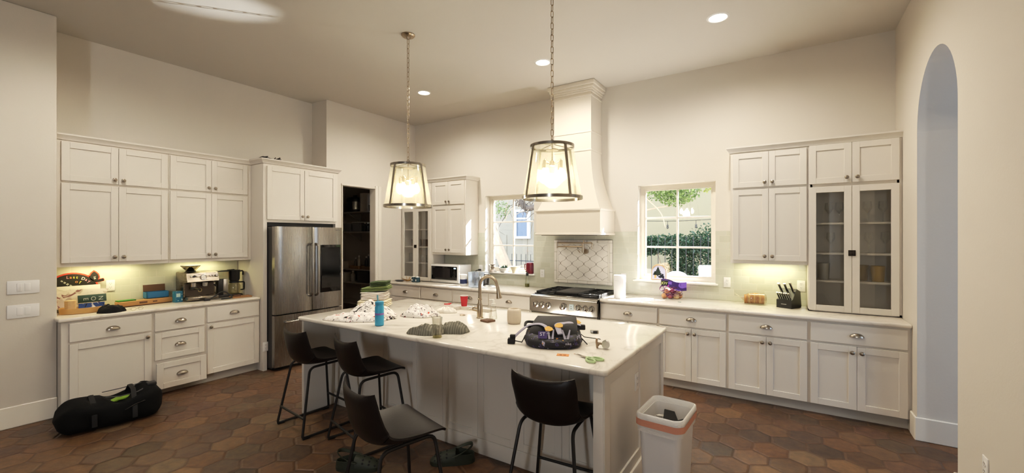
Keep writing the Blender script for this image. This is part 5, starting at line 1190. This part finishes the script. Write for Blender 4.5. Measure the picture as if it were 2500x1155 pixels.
# knife block
t = thing('knife_block', 'black knife block full of steel-handled knives under the right cabinet', 'knife block', (-.0, 5.36, CT), rad(-28))
q = M(); q.prism([(-.085, 0), (-.085, .085), (-.06, .095), (.015, .20), (.085, .17), (.105, .02), (.095, 0)], -.075, .075, 'yz'); q.build('block', mat('satin_black', '131313', .4), t)
B('brand_plate', mat('plate_silver', 'b9b9b9', .3, .8), (-.028, .025, -.0862, -.0845, .038, .044), parent=t)
KH = m_steel('knife_steel', 'bdbab5', (1, 60, 60), .25)
def knife(x, y, z, l, w_):
    q = M(); d = Vector((0, -.58, .81)); a = Vector((x, y, z)); q.tube([a - d * .02, a + d * l * .5, a + d * l], [w_, w_ * .9, w_ * 1.15], 8, flat=w_ * .6, up=(0, .81, .58)); k = q.build('knife_handle', KH, t)
    q = M(); q.tube([a + d * l * .1 + Vector((0, -.003, -.003)), a + d * l * .85 + Vector((0, -.003, -.003))], w_ * .75, 8, flat=w_ * .55, up=(0, .81, .58)); q.build('dark_inlay', BLACK, k)
for i in range(6): knife(-.058 + .0225 * i, -.062, .10, .075, .0085)
for x, z, y, l in ((-.055, .165, -.02, .11), (.0, .17, -.015, .105), (.055, .175, -.01, .12)): knife(x, y, z, l, .013)
# plaque
t = thing('winter_plaque', 'arched wooden plaque with a painted winter tree on the right sill', 'decoration', (-1.375, 5.53, SZ)); hw, hh = .095, .17
def archp(k, z0): return [(-hw * k, z0), (hw * k, z0)] + [(hw * k * cos(a), .115 + hw * .95 * k * sin(a)) for a in [pi * i / 14 for i in range(15)]]
q = M(); q.at(rx=rad(-8)); q.prism(archp(1, 0.004), -.012, .014, 'xz'); q.build('wooden_frame', mat('pale_wood', 'cfae86', .6, var=.2, scale=25), t)
q = M(); q.at(rx=rad(-8)); q.prism(archp(.86, .02), -.0135, -.011, 'xz'); q.build('snow_ground', mat('lavender_sky', 'cfd2ea', .7), t)
TG = mat('black_green_paint', '17271c', .8); q = M(); q.at(rx=rad(-8))
def fir(x, z, s):
    p = [(x, z + s)]; 
    for i in range(5): w_ = .06 * s / .12 * (i + 1) / 5; zz = z + s - s * .8 * (i + 1) / 5; p += [(x + w_ * .55, zz + s * .03), (x + w_, zz - s * .04)]
    p += [(x + .006, z + s * .1), (x + .006, z), (x - .006, z), (x - .006, z + s * .1)]
    for i in range(4, -1, -1): w_ = .06 * s / .12 * (i + 1) / 5; zz = z + s - s * .8 * (i + 1) / 5; p += [(x - w_, zz - s * .04), (x - w_ * .55, zz + s * .03)]
    q.prism(p, -.0155, -.0133, 'xz')
fir(-.012, .055, .125); fir(-.05, .065, .06); q.build('painted_trees', TG, t)
q = M(); q.at(rx=rad(-8)); 
for x, z, r in ((.03, .06, .016), (.045, .075, .014), (.05, .05, .017), (.02, .045, .012), (.058, .038, .010), (.005, .05, .01)): q.prism([(x + r * cos(2 * pi * j / 9) * (1 + .3 * (j % 2)), z + r * sin(2 * pi * j / 9)) for j in range(9)], -.0153, -.0133, 'xz')
q.build('painted_figures', mat('navy_black_paint', '161a2c', .8), t)
q = M(); q.at(rx=rad(-8)); q.prism([(-.055, .03), (-.03, .03), (-.028, .07), (-.052, .072)], -.0158, -.0133, 'xz'); q.build('painted_cabin', mat('ochre_paint', 'c9a468', .7), t)
q = M(); q.tube([(hw * .93 * cos(a), .002, .115 + hw * .95 * sin(a)) for a in [pi * (.15 + .7 * i / 12) for i in range(13)]], .009, 7); q.build('rope_trim', mat('pale_wood2', 'c3a47c', .8), t)

# ------------------------------------------------------------------ glassware in the hutches
def goblet(label, loc, h, r, group):
    t = thing('wine_glass', label, 'wine glass', loc, group=group); q = M(); b = h * .45
    q.lathe([(.032, 0), (.032, .002), (.006, .008), (.0035, .02), (.0035, b), (.012, b + .008), (r, b + (h - b) * .45), (r * .85, h)], seg=20, cap1=False); q.build('bowl_and_stem', GLASSD, t)
    q = M(); q.tube([(r * .85 * cos(2 * pi * j / 20), r * .85 * sin(2 * pi * j / 20), h) for j in range(20)], .0012, 4, True); q.build('rim', GLASSD, t); return t
g1 = goblet('stemmed wine glass on the top hutch shelf, second from the left', (.345, 5.37, 1.801), .20, .038, 'wine glasses in the right hutch')
for (x, y, z), lb in (((.43, 5.38, 1.801), 'stemmed wine glass on the top hutch shelf beside the centre stile'), ((.645, 5.36, 1.801), 'stemmed wine glass on the top hutch shelf behind the right pane, left one'), ((.765, 5.38, 1.801), 'stemmed wine glass on the top hutch shelf at the far right end'),
                      ((.36, 5.38, 1.501), 'stemmed wine glass alone behind the left pane on the second shelf'), ((.66, 5.38, 1.501), 'stemmed wine glass on the second shelf behind the right pane, left one'), ((.78, 5.37, 1.501), 'stemmed wine glass on the second shelf at the far right end')): dup(g1, (x, y, z), label=lb)
def tumbler(name, label, loc, m_, h, r0, r1, cat='cup', group=None):
    t = thing(name, label, cat, loc, group=group); q = M(); q.lathe([(r0, 0), (r0 + .001, .003), (r1, h), (r1 - .003, h), (r0 - .003, .006), (.001, .006)], seg=26); q.build('wall', m_, t); q = M(); q.tube([(r1 * cos(2 * pi * j / 24), r1 * sin(2 * pi * j / 24), h) for j in range(24)], .0022, 5, True); q.build('rim', m_, t); return t
tumbler('metal_tumbler', 'ribbed silver metal tumbler on the lowest hutch shelf, left pane', (.305, 5.37, 1.226), mat('pale_ribbed_metal', 'cfccc4', .4, .35), .165, .04, .05)
tumbler('metal_tumbler', 'gold metal tumbler in front on the lowest hutch shelf, right pane', (.725, 5.37, 1.226), mat('brass_gold', 'c2a25c', .4, .5), .15, .045, .058)
tumbler('metal_tumbler', 'dull gold tumbler just behind the bright gold one', (.615, 5.45, 1.226), mat('dull_brass', '8f7848', .45, .6), .15, .042, .054)
COP = mat('dark_copper', '5d4030', .2, 1)
tumbler('copper_mug', 'dark copper cup in the corner hutch, left of the shiny pair', (-5.36, 5.38, 1.501), COP, .12, .042, .045, group='copper cups'); tumbler('copper_mug', 'dark copper cup in the corner hutch, right of the shiny pair', (-5.25, 5.38, 1.501), COP, .12, .042, .045, group='copper cups')
tumbler('copper_mug', 'dark copper cup behind the left pane of the corner hutch', (-5.59, 5.40, 1.501), COP, .12, .042, .045, group='copper cups')
for x, lb in ((-5.64, 'tall clear glass behind the left pane of the corner hutch'), (-5.35, 'short clear glass in the corner hutch under the copper pair, left'), (-5.235, 'short clear glass in the corner hutch under the copper pair, right')): tumbler('clear_tumbler', lb, (x, 5.38, 1.226), GLASSD, .15 if x < -5.6 else .12, .032, .036, 'glass', 'clear glasses in the corner hutch')

# ------------------------------------------------------------------ pantry
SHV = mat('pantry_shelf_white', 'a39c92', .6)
for z, lb in ((2.14, 'top pantry shelf holding the pressure cooker'), (1.765, 'second pantry shelf holding clear bins'), (1.06, 'third pantry shelf holding baskets of bottles'), (.81, 'fourth pantry shelf, partly hidden by the folded towels'), (.42, 'lowest pantry shelf near the floor')):
    t = thing('pantry_shelf', lb, 'shelf', (-6.70, 5.28, z), group='pantry shelves'); B('board', SHV, (-.85, .85, -.18, .175, -.02, 0), parent=t)
    q = M()
    for x in (-.4, .35): q.box(x - .012, x + .012, .16, .176, -.19, -.02).tube([(x, .15, -.17), (x, -.12, -.03)], .006, 6)
    q.build('bracket', SHV, t)
PB = lambda h, r=.6: mat('pantry_' + h, h, r)
t = thing('pressure_cooker', 'black electric pressure cooker with steel band on the top pantry shelf', 'cooker', (-7.05, 5.27, 2.14)); q = M(); q.lathe([(.13, 0), (.15, .01), (.155, .05)], seg=28); q.lathe([(.155, .20), (.16, .24), (.14, .28), (.05, .30), (.001, .30)], seg=28); q.build('base_and_lid', BLACK, t); q = M(); q.lathe([(.155, .05), (.156, .20)], seg=28, cap0=False, cap1=False); q.build('steel_band', STEEL, t); q = M(); q.box(-.02, .10, -.168, -.15, .05, .20, b=.006); q.build('control_face', GLOSSB, t); q = M(); q.box(-.05, .05, -.02, .02, .295, .335, b=.012); q.build('lid_handle', BLACK, t)
t = thing('paper_roll', 'large white paper roll on the top pantry shelf', 'paper towels', (-6.69, 5.26, 2.14)); q = M(); q.lathe([(.12, 0), (.125, .005), (.125, .34), (.12, .345), (.03, .345), (.03, .3), (.001, .3)], seg=28); q.build('roll', PB('cfcac2', .9), t)
def pbox(name, label, loc, w, d, h, col, lid=None, cat='container', m_=None):
    t = thing(name, label, cat, loc, group='pantry containers'); q = M(); q.rings([[(x * k, y * k, z) for x, y in rrect(w / 2, d / 2, .02)] for k, z in ((.88, 0), (.92, .005), (1, h), (.96, h), (.88, .012))]); q.build('wall', m_ or PB(col), t)
    if lid: q = M(); q.rings([[(x, y, z) for x, y in rrect(w / 2 + .006, d / 2 + .006, .022)] for z in (h, h + .015)]); q.build('lid', PB(lid), t)
    return t
def pbot(label, loc, h, r, col, cap='e0ddd6'):
    t = thing('pantry_bottle', label, 'bottle', loc, group='pantry bottles'); q = M(); q.lathe([(r * .95, 0), (r, .004), (r, h * .6), (r * .4, h * .78), (r * .4, h * .88)], seg=16); q.build('bottle_body', PB(col, .3), t); q = M(); q.lathe([(r * .48, h * .86), (r * .48, h), (.001, h)], seg=14); q.build('cap', PB(cap), t); return t
CLB = m_glass('pantry_clear', (.8, .8, .8, 1), .1, .1, .15)
pbox('storage_bin', 'clear storage bin at the left of the second pantry shelf', (-7.14, 5.27, 1.765), .22, .26, .16, '', None, m_=CLB); pbox('storage_bin', 'clear storage bin in the middle of the second pantry shelf', (-6.85, 5.27, 1.765), .26, .26, .17, '', 'c9c5bd', m_=CLB)
for i, x in enumerate((-6.64, -6.55, -6.46)): pbot('dark jar on the second pantry shelf, %s of three' % ('left', 'middle', 'right')[i], (x, 5.18, 1.765), .17, .04, '2a2723')
pbox('storage_box', 'dark box at the right end of the top pantry shelf', (-6.46, 5.24, 2.14), .14, .16, .12, '2b2623', 'c9c5bd')
pbox('basket', 'pale bowl-like basket on the third pantry shelf', (-7.2, 5.24, 1.06), .24, .24, .14, 'a89d8c'); pbox('basket', 'low wooden tray in the middle of the third pantry shelf', (-6.88, 5.24, 1.06), .30, .26, .06, '8a6a48'); pbox('basket', 'low wooden tray at the right of the third pantry shelf', (-6.55, 5.24, 1.06), .26, .24, .06, '8a6a48')
for i, (x, h, c_) in enumerate(((-6.94, .2, '5c5348'), (-6.84, .24, 'b9b3a4'), (-6.63, .23, '2a2a2a'), (-6.56, .27, '3b3a36'), (-6.48, .25, 'c5c2bb'))): pbot(('brown bottle in the middle wooden pantry tray', 'pale bottle in the middle wooden pantry tray', 'dark bottle at the left of the right pantry tray', 'tall dark bottle in the right pantry tray', 'white bottle in the right pantry tray')[i], (x, 5.20, 1.0735), h, .03, c_)
pbot('white bottle standing on the fourth pantry shelf', (-7.02, 5.2, .81), .21, .045, 'aaa59c'); pbox('storage_box', 'pale box on the fourth pantry shelf at the left', (-7.28, 5.24, .81), .26, .26, .16, 'a9a294', 'b9b3a6'); pbox('storage_box', 'dark box on the fourth pantry shelf at the right', (-6.62, 5.24, .81), .34, .28, .2, '2f2a27', '3a3531')

# ------------------------------------------------------------------ outside
random.seed(7)
q = M(); q.box(-30, 30, 5.83, 40, -.4, -.06); g_ = q.build('exterior_ground', m_wall('pale_paving', 'b5afa3')); g_['kind'] = 'structure'
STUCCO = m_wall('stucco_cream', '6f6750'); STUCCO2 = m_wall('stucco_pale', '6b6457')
t = thing('neighbor_house', 'cream stucco house behind the garden, seen through the windows', 'building', (-5, 12.3, 0))
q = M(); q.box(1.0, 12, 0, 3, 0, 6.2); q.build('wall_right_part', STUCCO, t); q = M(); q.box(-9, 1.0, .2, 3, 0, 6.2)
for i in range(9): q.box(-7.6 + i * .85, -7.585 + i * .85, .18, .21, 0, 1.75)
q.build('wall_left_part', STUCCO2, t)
w_ = B('window_frame', mat('white_outdoor_trim', 'aeb1b5', .5), (-3.0, -2.9, .12, .2, 1.62, 2.62), (-2.46, -2.36, .12, .2, 1.62, 2.62), (-2.9, -2.46, .12, .2, 1.62, 1.70), (-2.9, -2.46, .12, .2, 2.54, 2.62), (-2.9, -2.46, .14, .2, 2.28, 2.34), parent=t)
B('pane', mat('dark_blue_pane', '39455a', .1), (-2.92, -2.44, .17, .205, 1.68, 2.56), parent=w_)
def leaves(name, m_, parent, n, shape, size, tilt=1.0):
    q = M()
    for i in range(n):
        c_ = Vector(shape()); a = random.uniform(0, 2 * pi); e = random.uniform(-.9, .9) * tilt; l = size * random.uniform(.6, 1.3)
        d = Vector((cos(a) * cos(e), sin(a) * cos(e), sin(e))); s_ = d.cross(Vector((random.uniform(-1, 1), random.uniform(-1, 1), random.uniform(-1, 1)))).normalized() * l * .38
        q.add([c_, c_ + d * l * .5 + s_, c_ + d * l, c_ + d * l * .5 - s_], [(0, 1, 2, 3)])
    return q.build(name, m_, parent)
def m_leaf(name, a, b):
    n = NT(name); o = n.obj(); col = n.mix(n.noise(o, 9, 2), lin(a), lin(b)); p = n.pr(col, .35, 0)
    tl = n.new('BsdfTranslucent'); n.put(tl.inputs[0], col); mx = n.new('MixShader'); mx.inputs[0].default_value = .5; n.put(mx.inputs[1], p); n.put(mx.inputs[2], tl.outputs[0]); return n.end(mx.outputs[0])
LG = m_leaf('leaf_green', '35492a', '758a50'); LD = m_leaf('leaf_dark', '172a1f', '3d5a42'); LYL = m_leaf('leaf_yellow', '66732c', 'a3aa55')
BARK = mat('pale_bark', '8d8070', .9, var=.4, scale=14, bump=.5); BARKD = mat('dark_bark', '3b3430', .9, var=.4, scale=14, bump=.5)
def ell(c, r):
    def f():
        while True:
            p = [random.uniform(-1, 1) for _ in range(3)]
            if sum(k * k for k in p) < 1: return [c[i] + r[i] * p[i] for i in range(3)]
    return f
def multi(*fs): return lambda: random.choice(fs)()
def limb(par, pts, r0, r1, m_, nm='branch'):
    n = 16; P = [tuple(catmull(pts, i / n)) for i in range(n + 1)]; return M().tube(P, [r0 + (r1 - r0) * i / n for i in range(n + 1)], 9).build(nm, m_, par)
t = thing('garden_tree', 'leafy tree overhanging the top left of the right window', 'tree', (-2.9, 8.1, -.06))
limb(t, [(-.1, 0, 0), (-.05, 0, 1.2), (.15, 0, 2.1), (.5, 0, 2.7)], .06, .03, BARK, 'trunk'); limb(t, [(.15, 0, 2.1), (.7, .1, 2.25), (1.1, .1, 2.3)], .025, .01, BARK); limb(t, [(.5, 0, 2.6), (.9, 0, 2.2), (1.0, 0, 1.9)], .015, .006, BARK)
leaves('crown', LG, t, 8500, multi(ell((.55, 0, 2.95), (.75, .6, .55)), ell((1.15, .1, 2.62), (.45, .4, .32)), ell((.2, 0, 3.35), (.8, .6, .4)), ell((1.2, 0, 4.3), (1.0, .6, .75))), .05)  # highest lobe added out of view to keep sun off the left window
t = thing('garden_tree', 'sunlit yellow-green branches at the top right of the right window', 'tree', (-.4, 9.5, -.06)); limb(t, [(.6, 0, 0), (.5, 0, 1.5), (.2, 0, 2.9), (-.5, 0, 3.3)], .07, .03, BARK, 'trunk')
leaves('crown', LYL, t, 5200, multi(ell((-.9, 0, 3.05), (.75, .5, .42)), ell((-.2, 0, 3.1), (.8, .5, .45)), ell((-.5, 0, 3.5), (.8, .5, .3))), .05)
t = thing('ivy_hedge', 'dark green hedge growing over an iron fence beyond the right window', 'hedge', (-2.0, 10.4, -.06)); 
leaves('foliage', LD, t, 19000, multi(ell((.75, 0, 1.15), (1.0, .35, .95)), ell((.9, 0, 1.5), (.9, .3, .55)), ell((-.3, 0, 1.55), (.9, .3, .25)), ell((-1.0, 0, 1.5), (.5, .25, .25)), ell((-.1, .1, .8), (.35, .25, .75)), ell((1.6, 0, 1.4), (.7, .3, .8))), .055)['kind'] = 'stuff'
for x in (-.6, .3, 1.1): limb(t, [(x, 0, 0), (x + .1, 0, .8), (x - .05, 0, 1.4)], .03, .015, BARK, 'stem')
def fence(label, x0, x1, y, h, n_, y1=None):
    t = thing('iron_fence', label, 'fence', ((x0 + x1) / 2, y, -.06)); IRN = mat('fence_iron', '26282c', .5, .5); W_ = (x1 - x0) / 2
    for z in (h * .15, h * .86): M().tube([(-W_, 0, z), (W_, 0, z)], .012, 6).build('rail', IRN, t)
    q = M()
    for i in range(n_): x = -W_ + 2 * W_ * i / (n_ - 1); q.tube([(x, 0, .0), (x, 0, h)], .008, 5)
    q.build('picket', IRN, t); return t
fence('black iron picket fence among the hedge beyond the right window', -3.5, .5, 9.85, 1.75, 28)
f_ = fence('black iron picket fence low outside the left window', -8.2, -5.0, 9.6, 1.28, 22); f_.rotation_euler = (0, 0, rad(-4))
t = thing('old_tree', 'gnarled tree with pale leaning trunk outside the left window', 'tree', (-5.75, 8.6, -.06)); 
limb(t, [(.35, 0, 0), (.10, 0, .75), (-.25, 0, 1.5), (-.62, 0, 2.3), (-.9, 0, 3.2)], .17, .12, BARK, 'trunk')
limb(t, [(-.25, .6, 4.2), (.15, .5, 3.1), (.18, .4, 2.62), (.42, .3, 2.42), (.75, .2, 2.42), (1.05, .2, 2.0), (1.3, .2, 1.75)], .10, .05, BARKD)
for i in range(60):
    a = Vector((random.uniform(-.2, 1.1), random.uniform(.1, .6), random.uniform(2.3, 2.9))); b = a + Vector((random.uniform(-.5, .6), random.uniform(-.3, .3), random.uniform(-.5, .7))); c_ = b + Vector((random.uniform(-.3, .3), 0, random.uniform(-.35, .3)))
    M().tube([tuple(catmull([a, a * .5 + b * .5 + Vector((0, 0, .05)), b, c_], k / 12)) for k in range(13)], [.012 - .0008 * k for k in range(13)], 6).build('twig', [BARKD, BARK][i % 2], t)
leaves('leaf_cluster', LG, t, 420, multi(ell((-.30, .2, 2.42), (.28, .2, .22)), ell((.9, .3, 2.95), (.5, .3, .3))), .055)
t = thing('string_light', 'thin cable of hanging garden bulbs across the right window view', 'string lights', (-1.8, 8.5, 1.98)); STG = mat('cable_black', '17181a', .6)
M().tube([(-1.6 + 3.2 * i / 20, 0, .11 * ((i / 10 - 1) ** 2) - .01) for i in range(21)], .006, 5).build('cable', STG, t)
for x in (-.15, .36, .85, -.7): q = M(); z = .11 * (x / 1.6) ** 2 - .01; q.cyl((x, 0, z - .09), .006, .09, 8); q.lathe([(.022, -.10), (.02, -.085), (.012, -.07)], (x, 0, z), 10); q.ball((x, 0, z - .125), .022, 10, 8, sz=1.2); q.build('bulb_socket', STG, t)
t = thing('patio_chair', 'white outdoor lounge chair beyond the lower right window corner', 'chair', (-.98, 8.5, -.12), rad(20)); WO = mat('white_outdoor', 'b9bbbd', .5)
q = M(); q.box(-.32, .32, -.35, .35, .30, .42, b=.03); q.build('seat', WO, t); q = M(); q.at((0, .33, .40), rx=rad(-14)); q.box(-.32, .32, -.06, .06, 0, .86, b=.03); q.build('backrest', WO, t)
for x in (-.36, .36): q = M(); q.box(x - .04, x + .04, -.36, .36, .05, .60, b=.015); q.build('arm', WO, t)
for x in (-.3, .3):
    for y in (-.3, .3): M().box(x - .025, x + .025, y - .025, y + .025, 0, .32).build('leg', WO, t)
t = thing('patio_pillow', 'white cushion propped on the patio outside the right window', 'cushion', (-1.72, 8.2, .8)); q = M(); q.ball((0, 0, .12), .2, 18, 10, sy=.45, sz=.6); q.build('cover', WO, t); M().box(-.25, .25, -.2, .2, -.86, .0, b=.02).build('stand', mat('patio_stand', 'b9bdc2', .5), t)
